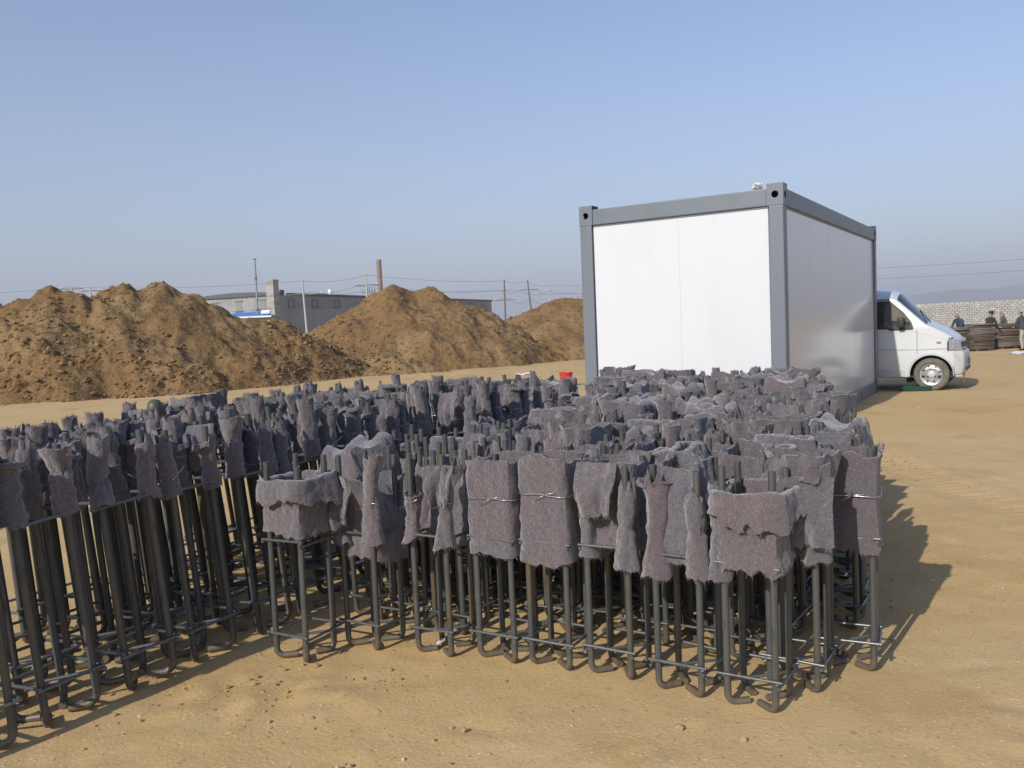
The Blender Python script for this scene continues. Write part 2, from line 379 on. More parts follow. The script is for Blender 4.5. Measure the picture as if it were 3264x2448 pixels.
h2 = heap('soil_heap', [(985, 1075, 33.2), (1020, 1050, 33.2), (1115, 980, 33.3), (1160, 950, 33.4), (1225, 932, 33.5), (1268, 906, 33.6), (1313, 921, 33.6), (1368, 917, 33.7), (1407, 936, 33.7),
      (1447, 954, 33.8), (1527, 990, 33.9), (1570, 1011, 34.0), (1621, 1033, 34.1), (1680, 1065, 34.2)],
      None, -12.5, 2.5, 26.5, 41, .068, 'pointed yellowish brown soil heap in front of the round brick chimney', 21, k=.66, nclod=5500, rough=.13)
h3 = heap('soil_heap', [(1620, 1045, 37), (1660, 1012, 37), (1700, 988, 37), (1735, 968, 37), (1765, 953, 37), (1810, 948, 37), (1860, 952, 37), (1950, 965, 37), (2050, 990, 37)],
      None, -4.5, 9.5, 30, 43, .09, 'rounded pale brown soil heap partly hidden by the grey framed cabin', 35, k=.62, nclod=1200, rough=.08)
p = at(1310, 1188)
h4 = heap('soil_heap', [(1195, 1165, 28.0), (1255, 1150, 28.2), (1300, 1143, 28.2), (1345, 1152, 28.2), (1400, 1172, 28.3)], None, -6, -1.4, 26.3, 29.6, .05,
      'low dark mound of crumbly soil lying before the pointed heap', 44, k=.55, nclod=300, rough=.07)

# ------------------------------------------------------------------ container cabin
CL, CW, CH = 6.055, 2.435, 2.762
C0 = np.array([2.9664, 9.2126])
cab = thing('container_cabin', 'white panelled container cabin with grey steel frame and corner castings', 'cabin', (C0[0], C0[1], 0), YAW)
def holed_plate(mb, w, h, th, hole, r, T, m=0, mc=1, n=24):
    """plate w x h in local XY from the origin, with or without a round hole"""
    if hole is None: return mb.box((0, 0, 0), (w, h, th), m, T)
    ang = np.arange(n)*2*math.pi/n+math.pi/n*0
    c = np.array(hole); ci = c+r*np.stack([np.cos(ang), np.sin(ang)], 1)
    out = []
    for a in ang:
        d = np.array([math.cos(a), math.sin(a)]); tx = ((w if d[0] > 0 else 0)-c[0])/d[0] if abs(d[0]) > 1e-9 else 1e9; ty = ((h if d[1] > 0 else 0)-c[1])/d[1] if abs(d[1]) > 1e-9 else 1e9
        out.append(c+d*min(tx, ty))
    out = np.array(out)
    cor = np.array([(w, h), (0, h), (0, 0), (w, 0)])
    for q in cor: out[np.argmin(np.linalg.norm(out-q, axis=1))] = q
    z0, z1 = np.zeros((n, 1)), np.full((n, 1), th)
    V = np.concatenate([np.hstack([ci, z0]), np.hstack([out, z0]), np.hstack([ci, z1]), np.hstack([out, z1])])
    A, B = [], []
    for i in range(n):
        j = (i+1) % n
        A += [(2*n+i, 3*n+i, 3*n+j, 2*n+j), (i, 2*n+i, 2*n+j, j)]
        B += [(i, j, n+j, n+i), (n+i, n+j, 3*n+j, 3*n+i)]
    V = T(V); mb.add(V, A, mc); mb.add(V, B, m)
    return mb
def casting(cx, cy, cz, sx, sy, h=.235):
    """hollow corner casting; sx, sy say which way is outwards"""
    mb = MB(); w, th = .175, .012
    def TT(o, ex, ey, ez): 
        o, ex, ey, ez = map(np.array, (o, ex, ey, ez)); return lambda V: o+V[:, :1]*ex+V[:, 1:2]*ey+V[:, 2:3]*ez
    hz = h*.5
    fx = cx+sx*(-w if sx > 0 else -w)*1.0
    xo, xi = cx, cx-sx*w; yo, yi = cy, cy-sy*w
    # outer faces on x and y sides with holes, inner ones closed
    holed_plate(mb, w, h, th, (w*.5, hz), .038, TT((xo, min(yo, yi), cz), (0, 1, 0), (0, 0, 1), (-sx, 0, 0)))
    holed_plate(mb, w-2*th, h, th, ((w-2*th)*.5, hz), .038, TT((min(xo, xi)+th, yo, cz), (1, 0, 0), (0, 0, 1), (0, -sy, 0)))
    mb.box((min(xo, xi)+th, min(yo, yi)+th, cz+h-th), (max(xo, xi)-th, max(yo, yi)-th, cz+h-.0005))
    mb.box((min(xo, xi)+th, min(yo, yi)+th, cz), (max(xo, xi)-th, max(yo, yi)-th, cz+th))
    a, b = sorted((xi, xi+sx*th)); mb.box((a, min(yo, yi), cz), (b, max(yo, yi), cz+h), 1)
    a, b = sorted((yi, yi+sy*th)); mb.box((min(xo, xi)+th, a, cz), (max(xo, xi)-th, b, cz+h), 1)
    o = mb.build('corner_casting', [M_pgrey, M_cavity], cab); bmn = bmesh.new(); bmn.from_mesh(o.data); bmesh.ops.recalc_face_normals(bmn, faces=bmn.faces); bmn.to_mesh(o.data); bmn.free()
pw = .16
for (cx, sx) in ((0, -1), (CL, 1)):
    for (cy, sy) in ((0, -1), (CW, 1)):
        casting(cx, cy, CH-.235, sx, sy); casting(cx, cy, 0, sx, sy, .19)
        a0, a1 = sorted((cx-sx*.003, cx-sx*pw)); b0, b1 = sorted((cy-sy*.003, cy-sy*pw))
        MB().bbox((a0, b0, .191), (a1, b1, CH-.236), .012).build('corner_post', M_pgrey, cab)
rt0, rt1 = CH-.235, CH-.048
for y0, y1 in ((.006, .146), (CW-.146, CW-.006)):
    MB().bbox((.176, y0, rt0), (CL-.176, y1, rt1), .012).build('roof_rail', M_pgrey, cab)
for x0, x1 in ((.006, .146), (CL-.146, CL-.006)):
    MB().bbox((x0, .176, rt0), (x1, CW-.176, rt1), .012).build('roof_rail', M_pgrey, cab)
    MB().bbox((x0, .176, .0), (x1, CW-.176, .185), .012).build('base_rail', M_pgrey, cab)
for y0, y1, s in ((.006, .146, -1), (CW-.146, CW-.006, 1)):
    o = MB().bbox((.176, y0, 0), (CL-.176, y1, .185), .012).build('base_rail', M_pgrey, cab)
    for xx in (1.55, 3.03, 4.5):
        yy = y0-.003 if s < 0 else y1+.003
        MB().box((xx-.045, min(yy, yy-s*.01), .055), (xx+.045, max(yy, yy-s*.01), .12)).build('fork_slot', M_cavity, o)
MB().box((.15, .15, rt1-.06), (CL-.15, CW-.15, rt1-.02)).build('roof_sheet', M_pgrey, cab)
MB().box((.15, .15, .02), (CL-.15, CW-.15, .18)).build('floor_frame', M_cavity, cab)
# lining behind the joints, then the panels themselves, proud of it
MB().box((.07, .07, .188), (CL-.07, CW-.07, rt0-.002)).build('wall_core', M_seam, cab)
def panel(lo, hi): MB().bbox(lo, hi, .002).build('wall_panel', M_pwhite, cab)
zp0, zp1 = .187, rt0-.022
yc = [.172, 1.19, 2.263]
for a, b in zip(yc[:-1], yc[1:]): 
    panel((.034, a+.0004, zp0), (.069, b-.0004, zp1)); panel((CL-.069, a+.002, zp0), (CL-.034, b-.002, zp1))
xc = np.linspace(.172, CL-.172, 6)
for a, b in zip(xc[:-1], xc[1:]): 
    panel((a+.0014, .034, zp0), (b-.0014, .069, zp1)); panel((a+.0014, CW-.069, zp0), (b-.0014, CW-.034, zp1))
for (x0, x1, y0, y1) in ((.028, .069, .168, CW-.168), (.168, CL-.168, .028, .069)):
    MB().box((x0, y0, zp1+.001), (x1, y1, rt0-.001)).build('edge_trim', M_pgrey, cab)

# crumpled plastic scrap caught on the cabin roof
mb = MB(); g = np.linspace(0, 1, 9); U, Vv = np.meshgrid(g, g)
for k in range(3):
    P = .6*np.stack([(U-.5)*.16+.02*fbm(U*4, Vv*4, k+.1), (Vv-.5)*.12+.04*k*0, .03+.06*np.abs(fbm(U*3, Vv*3, k*3.+2))+.03*k], -1)
    mb.sheet(P, .003)
for k in range(3): mb.tube(.6*np.array([(-.06+.05*k, 0, 0), (-.08+.06*k, .01, .06), (-.05+.03*k, .02, .11+.02*k)]), .003, 5)
px_ = C0+AX*.10-RX*.30
M_plastic = mat('milky_plastic', (.72, .74, .72), .35, noise=[(30, .5, .6, (.45, .47, .46), .7)])
tag(mb.build('plastic_scrap', M_plastic, None, 60, (px_[0], px_[1], rt1+.0)), 'crumpled pale plastic scrap caught on top of the cabin roof rail', 'scrap')

# ------------------------------------------------------------------ van
M_vpaint = mat('van_white_paint', (.60, .62, .625), .22, noise=[(3, .5, .75, (.58, .59, .58), .5), (40, .6, .75, (.52, .50, .45), .25)], Coat_Weight=.5)
M_vlow = mat('van_grey_bumper', (.50, .52, .54), .42, noise=[(6, .5, .7, (.42, .42, .41), .6)])
M_vglass = mat('van_window', (.42, .47, .45), .03, Transmission_Weight=.92, IOR=1.45)
M_vdark = mat('van_black_trim', (.022, .025, .025), .55)
M_vint = mat('van_interior', (.06, .05, .048), .8)
M_vseat = mat('van_seat', (.16, .05, .04), .9)
M_vbeige = mat('van_pillar_lining', (.34, .31, .26), .8)
M_tyre = mat('dusty_tyre', (.12, .112, .10), .9, noise=[(8, .4, .65, (.19, .165, .13), .7), (50, .5, .7, (.07, .066, .06), .5)], bump=[(60, .4, .006)])
M_rim = mat('wheel_rim', (.62, .63, .64), .28, .75, noise=[(20, .5, .7, (.4, .38, .35), .5)])
M_lamp = mat('headlamp_glass', (.36, .37, .39), .06, .35, Coat_Weight=.8)
M_amber = mat('amber_lens', (.25, .16, .10), .25)
Wp = at(2969, 1246)
vo = Wp[:2]+AX*.69          # middle of the van, below its front axle
VANZ = 0.
van = thing('minivan', 'white minivan parked behind the far end of the cabin with its nose showing', 'van', (vo[0], vo[1], VANZ), YAW-math.pi/2)
XF, XR = .44, -2.95
def plan(x):               # half width seen from above
    x = np.asarray(x, float)
    return .735-.13*np.clip((x-.05)/.39, 0, 1)**2.4-.06*np.clip((-2.4-x)/.55, 0, 1)**2
def side_y(x, z):
    z = np.asarray(z, float)
    sec = np.where(z < .62, 1-.045*((.62-z)/.38)**2, 1-.020*((z-.62)/.42).clip(0, 1)-.155*((z-1.04)/.52).clip(0, 1.2)**1.15)
    return plan(x)*sec
def top_z(x):              # centre line
    return np.interp(x, [-2.95, -2.85, -2.6, -1.6, -.9, -.62, -.50, -.06, .03, .21, .34, .41, .44], [1.50, 1.64, 1.71, 1.745, 1.735, 1.70, 1.64, 1.165, 1.115, 1.02, .93, .86, .70])
def edge_z(x):             # where side turns into roof, screen or bonnet
    return np.interp(x, [-2.95, -2.8, -.62, -.55, -.08, .05, .21, .33, .40, .44], [1.46, 1.55, 1.56, 1.53, 1.10, 1.045, .955, .875, .79, .655])
xs = np.unique(np.concatenate([np.linspace(XR, -.7, 60), np.linspace(-.7, XF, 53)]))
BOT = .235
def inpoly(x, z, P):
    c = False
    for (a, b), (d, e) in zip(P, P[1:]+P[:1]):
        if (b > z) != (e > z) and x < (d-a)*(z-b)/(e-b)+a: c = not c
    return c
WIN = [[(-1.32, 1.055), (-.66, 1.065), (-.62, 1.035), (-.27, 1.045), (-.31, 1.16), (-.42, 1.31), (-.625, 1.505), (-1.32, 1.505)],
       [(-2.02, 1.06), (-1.40, 1.06), (-1.40, 1.50), (-2.02, 1.50)], [(-2.72, 1.08), (-2.10, 1.06), (-2.10, 1.50), (-2.66, 1.48)]]
AXL = (0., -1.98)
nq = 46
side_v, side_f = [], []
Q = np.linspace(0, 1, nq)
body, glass_s = MB(), []
for s in (-1, 1):
    X = np.repeat(xs[:, None], nq, 1); ez = edge_z(X); Zz = BOT+Q[None]*(ez-BOT); Yv = side_y(X, Zz)*s
    V = np.stack([X, Yv, Zz], -1).reshape(-1, 3); F, G = [], []
    for i in range(len(xs)-1):
        for j in range(nq-1):
            q = (i*nq+j, i*nq+j+1, (i+1)*nq+j+1, (i+1)*nq+j)
            if s < 0: q = q[::-1]
            c = V[list(q)].mean(0)
            if any((c[0]-a)**2+(c[2]-.276)**2 < .335**2 for a in AXL): continue
            (G if any(inpoly(c[0], c[2], P) for P in WIN) else F).append(q)
    body.add(V, F); glass_s.append((V, G))
nt_ = 21; T_ = np.linspace(-1, 1, nt_)
X = np.repeat(xs[:, None], nt_, 1); ez = edge_z(X); ye = side_y(X, ez); Yv = T_[None]*ye
bow = (top_z(X)-ez)*(1-np.abs(T_[None])**2.4)
V = np.stack([X-.0*bow, Yv, ez+bow], -1).reshape(-1, 3); F, G = [], []
for i in range(len(xs)-1):
    for j in range(nt_-1):
        q = (i*nt_+j, (i+1)*nt_+j, (i+1)*nt_+j+1, i*nt_+j+1); xm = (xs[i]+xs[i+1])/2; tm = abs((T_[j]+T_[j+1])/2)
        (G if (-.52 < xm < -.07 and tm < .90) else F).append(q)
body.add(V, F); glass_s.append((V, G))
# nose and tail, closed below the bonnet and roof edges
for xe, sg in ((XF, 1), (XR, -1)):
    n2 = 15; ez0 = float(edge_z(xe)); zz = np.linspace(BOT, ez0, 12); tt = np.linspace(-1, 1, n2)
    V = np.array([(xe, side_y(xe, z)*t, z) for z in zz for t in tt]); F = [tuple(q if sg > 0 else q[::-1]) for q in grid_faces(12, n2).tolist()]
    body.add(V, F)
    V = np.array([(xe, side_y(xe, ez0)*t, z) for k in (0, 1) for t in tt for z in [ez0+k*(float(top_z(xe))-ez0)*(1-abs(t)**2.4)]])
    body.add(V, [tuple(q if sg > 0 else q[::-1]) for q in grid_faces(2, n2).tolist()])
body.box((XR+.05, -.66, BOT-.01), (XF-.1, .66, BOT+.02), 1)
bo = body.build('body', [M_vpaint, M_vdark], van, 35)
for k, (V, G) in enumerate(glass_s): MB().add(V, G).build('windscreen' if k == 2 else 'side_window', M_vglass, van, 35)
def ribbon(path, w, off, name, m, parent, s=-1, th=.012, closed=False):
    """flat strip laid on the van's side along (x, z)"""
    P = np.array(path, float); mb = MB()
    if closed: P = np.vstack([P, P[:1]])
    d = []
    for a, b in zip(P[:-1], P[1:]): n = max(1, int(np.linalg.norm(b-a)/.04)); d += [a+(b-a)*i/n for i in range(n)]
    P = np.array(d+[P[-1]]); T = np.gradient(P, axis=0); T /= np.linalg.norm(T, axis=1)[:, None]+1e-9; Nn = np.stack([-T[:, 1], T[:, 0]], 1)
    rows = [P-Nn*w/2, P+Nn*w/2]
    G3 = np.stack([np.stack([r[:, 0], s*(side_y(r[:, 0], r[:, 1])+off), r[:, 1]], -1) for r in rows])
    return mb.sheet(G3, th).build(name, m, parent, 50)
for s in (-1, 1):
    for P in WIN: ribbon(P, .034, .003, 'window_seal', M_vdark, van, s, closed=True)
    ribbon([(-2.8, .70), (-.2, .70), (.26, .705)], .020, .004, 'side_moulding', M_vlow, van, s)
    ribbon([(-2.8, 1.545), (-.63, 1.545)], .014, .006, 'roof_gutter', M_vdark, van, s)
    ribbon([(-.205, .62), (-.205, 1.02)], .007, .0015, 'door_joint', M_vdark, van, s, .004)
    ribbon([(-1.38, .36), (-1.38, 1.04)], .007, .0015, 'door_joint', M_vdark, van, s, .004)
    ribbon([(-1.62, .30), (-.40, .30)], .115, .004, 'sill', M_vlow, van, s, .02)
    ribbon([(-.65, .99), (-.24, 1.0), (.24, .84)], .006, .0015, 'body_crease', M_vlow, van, s, .004)
    for a in AXL:
        arc = [(a+.338*math.cos(t), .276+.338*math.sin(t)) for t in np.linspace(R(-4), R(184), 26)]
        ribbon(arc, .034, .006, 'wheel_arch_lip', M_vlow, van, s, .02)
        mb = MB(); t = np.linspace(R(-10), R(190), 24)
        G3 = np.stack([np.stack([a+.345*np.cos(t), np.full_like(t, yy), .276+.345*np.sin(t)], -1) for yy in (s*.69, s*.42)]); mb.sheet(G3, .006)
        mb.box((a-.34, min(s*.40, s*.42), .24), (a+.34, max(s*.40, s*.42), .62)); mb.build('wheel_well', M_vdark, van)
        # wheel
        w = link('wheel', None, van, (a, s*.615, .276)); w.rotation_euler = (R(90) if s < 0 else R(-90), 0, 0)
        MB().lathe([(.175, -.07), (.245, -.082), (.272, -.06), (.276, 0), (.272, .06), (.245, .082), (.20, .080), (.178, .068), (.170, .0)], 40, closed=True).build('tyre', M_tyre, w, 60)
        mb = MB().lathe([(.01, .035), (.075, .035), (.085, .050), (.098, .050), (.108, .030), (.150, .020), (.160, .062), (.176, .066), (.180, .02), (.178, -.06), (.01, -.06)], 36)
        rim = mb.build('rim', M_rim, w, 40)
        hm_ = MB().lathe([(.0001, .0285), (.016, .0285), (.017, .02)], 10).mesh('rim_hole', M_vdark)
        for k in range(8): t = k*math.pi/4+.3; link('rim_hole', hm_, rim, (math.cos(t)*.130, math.sin(t)*.130, 0))
        mb = MB().lathe([(.0001, .062), (.045, .060), (.058, .050), (.06, .036)], 20); mb.build('hub_cap', M_vlow, rim, 40)
    # mirror
    mo = link('door_mirror', None, van, (-.44, s*.74, 1.16))
    MB().bbox((-.05, min(0, s*.15), -.085), (.05, max(0, s*.15), .085), .03).build('mirror_housing', M_vdark, mo, 50, (0, 0, 0))
    MB().tube([(0, -s*.06, -.06), (.01, s*.05, -.03)], .018, 8).build('mirror_arm', M_vdark, mo, 50)
    # head lamp wrapping round the corner
    g = np.linspace(0, 1, 12); hx = .262+.165*g
    top_h = .862-.02*g-.05*np.clip(g-.6, 0, 1); bot_h = np.full_like(g, .672)
    lx = np.where(g < .2, .04*np.sqrt(1-((.2-g)/.2)**2), .04)
    G3 = np.stack([np.stack([hx, s*(side_y(hx, z)+.012), z], -1) for z in [bot_h+(top_h-bot_h)*k for k in np.linspace(0, 1, 7)]])
    hl = MB().sheet(G3, .02).build('headlamp', M_lamp, van, 60)
    for (cx_, cz_) in ((.335, .80), (.34, .72)):
        MB().lathe([(.0001, .012), (.03, .010), (.038, 0)], 16, 0, lambda V: np.stack([V[:, 0]+cx_, s*(side_y(V[:, 0]+cx_, V[:, 1]+cz_)+.022+V[:, 2]), V[:, 1]+cz_], -1)).build('reflector', M_rim, hl, 50)
    ribbon([(.252, .665), (.252, .80), (.275, .866), (.33, .876)], .016, .012, 'lamp_surround', M_vdark, hl, s)
    MB().lathe([(.0001, .012), (.02, .008), (.026, 0)], 14, 0, lambda V: np.stack([V[:, 0]*1.5+.12, s*(side_y(.12, .80)+V[:, 2]), V[:, 1]*.75+.80], -1)).build('side_repeater', M_amber, van, 50)
    ribbon([(-.92, .93), (-.78, .93)], .03, .02, 'door_handle', M_vlow, van, s, .02)
# bumper: a bar wrapped round the nose
g = np.linspace(-1, 1, 41); rowsP = []
for z, o in ((.275, .00), (.30, .02), (.42, .035), (.58, .035), (.635, .028), (.655, .0)):
    pts = []
    for t in g:
        if abs(t) < .5: pts.append((XF+o+.03*(1-(t/.5)**2), t/.5*float(side_y(XF, .5))*.96, z))
        else:
            k = (abs(t)-.5)/.5; x = XF+o*(1-k*.6)-k*.11; yv = float(side_y(x, .5))*(1 if k > .2 else .96+.04*k/.2)+o*.6
            pts.append((x, math.copysign(yv, t), z))
    rowsP.append(pts)
bp = MB().sheet(np.array(rowsP), .012).build('bumper', M_vlow, van, 50)
MB().box((XF+.072, -.22, .40), (XF+.078, .22, .52)).build('number_plate', mat('plate_blue', (.04, .08, .26), .4), bp)
MB().box((XF+.058, -.40, .325), (XF+.070, .40, .375)).build('lower_grille', M_vdark, bp)
MB().box((XF+.004, -.33, .70), (XF+.014, .33, .80)).build('grille', M_vdark, van)
MB().tube([(-.02, -.5, 1.14), (-.22, -.1, 1.345)], .008, 6).build('wiper', M_vdark, van)
MB().bbox((XF+.02, -.50, .12), (XF+.035, -.44, .30), .004).build('earth_strap', mat('rusty_strap', (.23, .095, .04), .8), van)
# inside
MB().box((-1.33, .60, 1.02), (-.72, .615, 1.53)).build('far_window_blocker', mat('blocker_red_brown', (.07, .028, .024), .95), van)  # red-brown panel added inside the far window to darken the interior
MB().box((-2.7, .595, 1.02), (-1.42, .61, 1.53)).build('far_window_blocker', M_vint, van)  # added likewise behind the rear far windows, to keep light out
MB().box((-2.7, -.6, .5), (-.25, .6, .55)).build('cabin_floor', M_vint, van)
MB().box((-.35, -.6, .7), (-.22, .6, 1.03)).build('dashboard', M_vint, van)
MB().box((-1.40, .50, .55), (-1.34, .62, 1.6)).build('pillar_lining', M_vbeige, van)
MB().bbox((-.98, -.72, 1.05), (-.90, -.64, 1.52), .01).build('pillar_lining', M_vbeige, van)
for y0 in (-.55, .1):
    so = MB().bbox((-1.15, y0, .55), (-.65, y0+.45, .80), .05).build('seat', M_vseat, van, 50)
    MB().bbox((-1.27, y0, .78), (-1.14, y0+.45, 1.32), .05).build('backrest', M_vseat, so, 50)
    MB().bbox((-1.25, y0+.12, 1.33), (-1.17, y0+.33, 1.48), .03).build('headrest', M_vseat, so, 50)
th_ = np.linspace(0, 2*math.pi, 25)[:-1]
MB().tube(np.stack([-.48+.06*np.sin(th_), -.32+.17*np.cos(th_)*-1, 1.02+.16*np.sin(th_)], -1), .012, 6, closed=True).build('steering_wheel', M_vdark, van)

# ------------------------------------------------------------------ anchor bolt cages with felt-wrapped tops
def rrect(hx, hy, rc, n):
    seg = [('l', (hx, -hy+rc), (hx, hy-rc)), ('a', (hx-rc, hy-rc), 0), ('l', (hx-rc, hy), (-hx+rc, hy)), ('a', (-hx+rc, hy-rc), 90),
           ('l', (-hx, hy-rc), (-hx, -hy+rc)), ('a', (-hx+rc, -hy+rc), 180), ('l', (-hx+rc, -hy), (hx-rc, -hy)), ('a', (hx-rc, -hy+rc), 270)]
    P, N = [], []
    for s in seg:
        if s[0] == 'l':
            a, b = np.array(s[1]), np.array(s[2]); L = np.linalg.norm(b-a); k = max(1, int(L/.004)); d = (b-a)/(L+1e-9)
            for i in range(k): P.append(a+(b-a)*i/k); N.append((d[1], -d[0]))
        else:
            for i in range(10): t = R(s[2]+9*i); P.append((s[1][0]+rc*math.cos(t), s[1][1]+rc*math.sin(t))); N.append((math.cos(t), math.sin(t)))
    P, N = np.array(P, float), np.array(N, float)
    L = np.r_[0, np.cumsum(np.linalg.norm(np.diff(np.vstack([P, P[:1]]), axis=0), axis=1))]
    q = np.linspace(0, L[-1], n, endpoint=False); idx = np.searchsorted(L, q, 'right')-1
    return P[idx % len(P)], N[idx % len(P)]
def fibres(mb, E, out, n, rg, ln=.012):
    """stray threads along a torn edge E, pulled roughly towards out"""
    V, F = [], []
    for i in range(n):
        k = rg.integers(len(E)); p = E[k]+rg.normal(size=3)*.0015; d = np.asarray(out if np.ndim(out) == 1 else out[k])+rg.normal(size=3)*.6
        d = d/np.linalg.norm(d)*ln*(.35+1.1*rg.random()**2); s = rg.normal(size=3)*.0008; b = len(V)
        V += [p-s, p+s, p+d]; F.append((b, b+1, b+2))
    mb.add(np.array(V), F)
def felt_sleeve(seed, hx, hy, rc, z0, z1, top='open', torn=.008, slack=.010, collar=.09, waist=None, flare=.006, skew=0.):
    """a blanket strip wound round several bolts: straight tube, collar turned down, slumped inwards or gaping"""
    rg = np.random.default_rng(seed); n = 60; mb = MB()
    P, N = rrect(hx, hy, rc, n); o = seed*3.17
    lf = lambda f, k: fbm(P[:, 0]*f+o, P[:, 1]*f-o, k+o, 3)
    jag = lambda a: a*(rg.random(n)-.5)*.7+a*1.1*fbm(P[:, 0]*60+o, P[:, 1]*60, 1.+o, 3)
    zb = z0+.022*lf(6, 1.)+jag(torn)+skew*P[:, 0]; zt = z1+.022*lf(6, 4.)+(jag(torn*.8) if top != 'collar' else 0)-skew*P[:, 0]*.5
    rows = []
    nv = 15; gape = np.clip(lf(7, 9.), -1, 1)
    for i in range(nv):
        v = i/(nv-1); z = zb+v*(zt-zb)
        off = slack*.6*fbm(P[:, 0]*14+o, P[:, 1]*14, z*14+o, 3)+flare*max(0, 1-v*3.2)**1.5
        off = off-slack*.5*np.sin(math.pi*v)*np.clip(1-np.abs(np.abs(N).max(1)-1)*6, 0, 1)
        if waist is not None: off = off-.007*math.exp(-((v-waist)/.06)**2)
        if top == 'slump': off = off-.075*max(0, v-.62)/.38*(.35+.65*(gape > -.1)*np.abs(gape)**.3); z = z-.02*max(0, v-.7)/.3*(1+gape)
        elif top == 'gape': off = off+.075*(max(0, v-.55)/.45)**1.5*gape; z = z+.035*(max(0, v-.7)/.3)*gape
        elif top == 'open': off = off+.018*(max(0, v-.75)/.25)**2*gape
        rows.append(np.stack([P[:, 0]+N[:, 0]*off, P[:, 1]+N[:, 1]*off, z], -1))
    if top == 'collar':
        ln = collar*(1+.45*lf(8, 12.))+jag(torn); r = .011
        for k in range(1, 6):
            t = math.pi*k/5; rows.append(rows[nv-1]+np.stack([N[:, 0]*r*(1-math.cos(t)), N[:, 1]*r*(1-math.cos(t)), np.full(n, r*math.sin(t))], -1))
        for k in range(1, 7):
            v = k/6; dr = 2*r+.03*v*(.5+.9*np.clip(gape, -.4, 1)); 
            rows.append(np.stack([rows[nv-1][:, 0]+N[:, 0]*dr, rows[nv-1][:, 1]+N[:, 1]*dr, rows[nv-1][:, 2]-ln*v], -1))
    G = np.array(rows); G += .0030*(rg.random(G.shape)-.5)
    G[..., :2] += .0045*(fbm(G[..., 0]*45+o, G[..., 1]*45, G[..., 2]*45, 2))[..., None]*np.sign(G[..., :2])
    mb.sheet(G, .008, True)
    fibres(mb, G[0], (0, 0, -1.), 300, rg, .015); fibres(mb, G[-1], (0, 0, -1. if top == 'collar' else 1.), 300, rg, .015)
    fibres(mb, G.reshape(-1, 3), np.tile(np.c_[N, np.zeros(n)], (len(G), 1)), 500, rg, .009)
    return mb
def felt_roll(seed, z0, z1, r=.026, top='tuft', waist=.5, flare=.012, rc=0.):
    """a strip rolled round one bolt, pinched by a wire"""
    rg = np.random.default_rng(seed); n = 26; mb = MB(); o = seed*2.71; a = np.arange(n)*2*math.pi/n; c, s = np.cos(a), np.sin(a)
    jag = .007*(rg.random(n)-.5)+.013*fbm(c*1.5+o, s*1.5, 1.+o, 2)
    zb = z0+jag+.02*c*fbm(o, 3.1); zt = z1+.012*fbm(c*1.5+o, s*1.5, 7.+o, 2)+.010*(rg.random(n)-.5)
    rows = []; nv = 17; bend = np.array([rg.normal()*.010, rg.normal()*.010])
    side = fbm(c*1.1+o, s*1.1, o+5., 2)
    for i in range(nv):
        v = i/(nv-1); z = zb+v*(zt-zb)
        rr = r*(1+.22*fbm(c*1.3+o, s*1.3, v*3+o, 3)+.13*fbm(c*3+o, s*3, v*11+o, 2)+.05*np.sin(2*math.pi*(7*v)+a)) + flare*max(0, 1-v*3)**1.4*(1+.8*side)
        rr = rr-.30*r*math.exp(-((v-waist)/.05)**2)
        if top == 'tuft': rr = rr*(1-.5*max(0, (v-.8)/.2)**2*(1+.7*side)); z = z-.03*max(0, (v-.85)/.15)*(side > .1)
        elif top == 'flare': rr = rr+.011*max(0, (v-.72)/.28)**1.5*(1+1.2*side)
        elif top == 'flop': rr = rr+.018*max(0, (v-.7)/.3)*(1+side); z = z-.055*max(0, (v-.82)/.18)**2*(side > 0)
        b = bend*v*v
        rows.append(np.stack([c*rr+b[0], s*rr+b[1], z], -1))
    G = np.array(rows); mb.sheet(G, .007, True)
    fibres(mb, G[0], (0, 0, -1.), 140, rg, .014); fibres(mb, G[-1], (0, 0, 1.), 140, rg, .014)
    fibres(mb, G.reshape(-1, 3), np.tile(np.c_[c, s, np.zeros(n)], (len(G), 1)), 200, rg, .008)
    return mb
def felt_drape(seed, hs, zt, drop, size=.30):
    """a square of blanket thrown over the four bolt ends"""
    rg = np.random.default_rng(seed); n = 27; o = seed*1.91; mb = MB(); g = np.linspace(-1, 1, n); U, V = np.meshgrid(g, g)
    h = size/2; x, y = U*h, V*h; lim = hs+.024; rx, ry = np.abs(x), np.abs(y)
    ex = np.maximum(rx-lim, 0)+np.maximum(ry-lim, 0)
    xx = np.sign(x)*(np.minimum(rx, lim)+.25*np.maximum(rx-lim, 0)); yy = np.sign(y)*(np.minimum(ry, lim)+.25*np.maximum(ry-lim, 0))
    tent = np.exp(-((rx-hs)**2+(ry-hs)**2)/.0016)
    z = zt-.05-.03*fbm(U*1.5+o, V*1.5, o, 2)+.05*tent-np.minimum(ex*1.7*(1+.4*fbm(U*2+o, V*2, o+3)), drop)
    w = .016*fbm(U*3+o, V*3, o+5, 3)
    G = np.stack([xx+w, yy+w, z+.012*fbm(U*5+o, V*5, o+8, 3)], -1); G += .003*(rg.random(G.shape)-.5)
    mb.sheet(G, .008)
    E = np.concatenate([G[0], G[-1], G[:, 0], G[:, -1]]); fibres(mb, E, (0, 0, -1.), 420, rg, .015); fibres(mb, G.reshape(-1, 3), (0, 0, 1.), 450, rg, .009)
    return mb
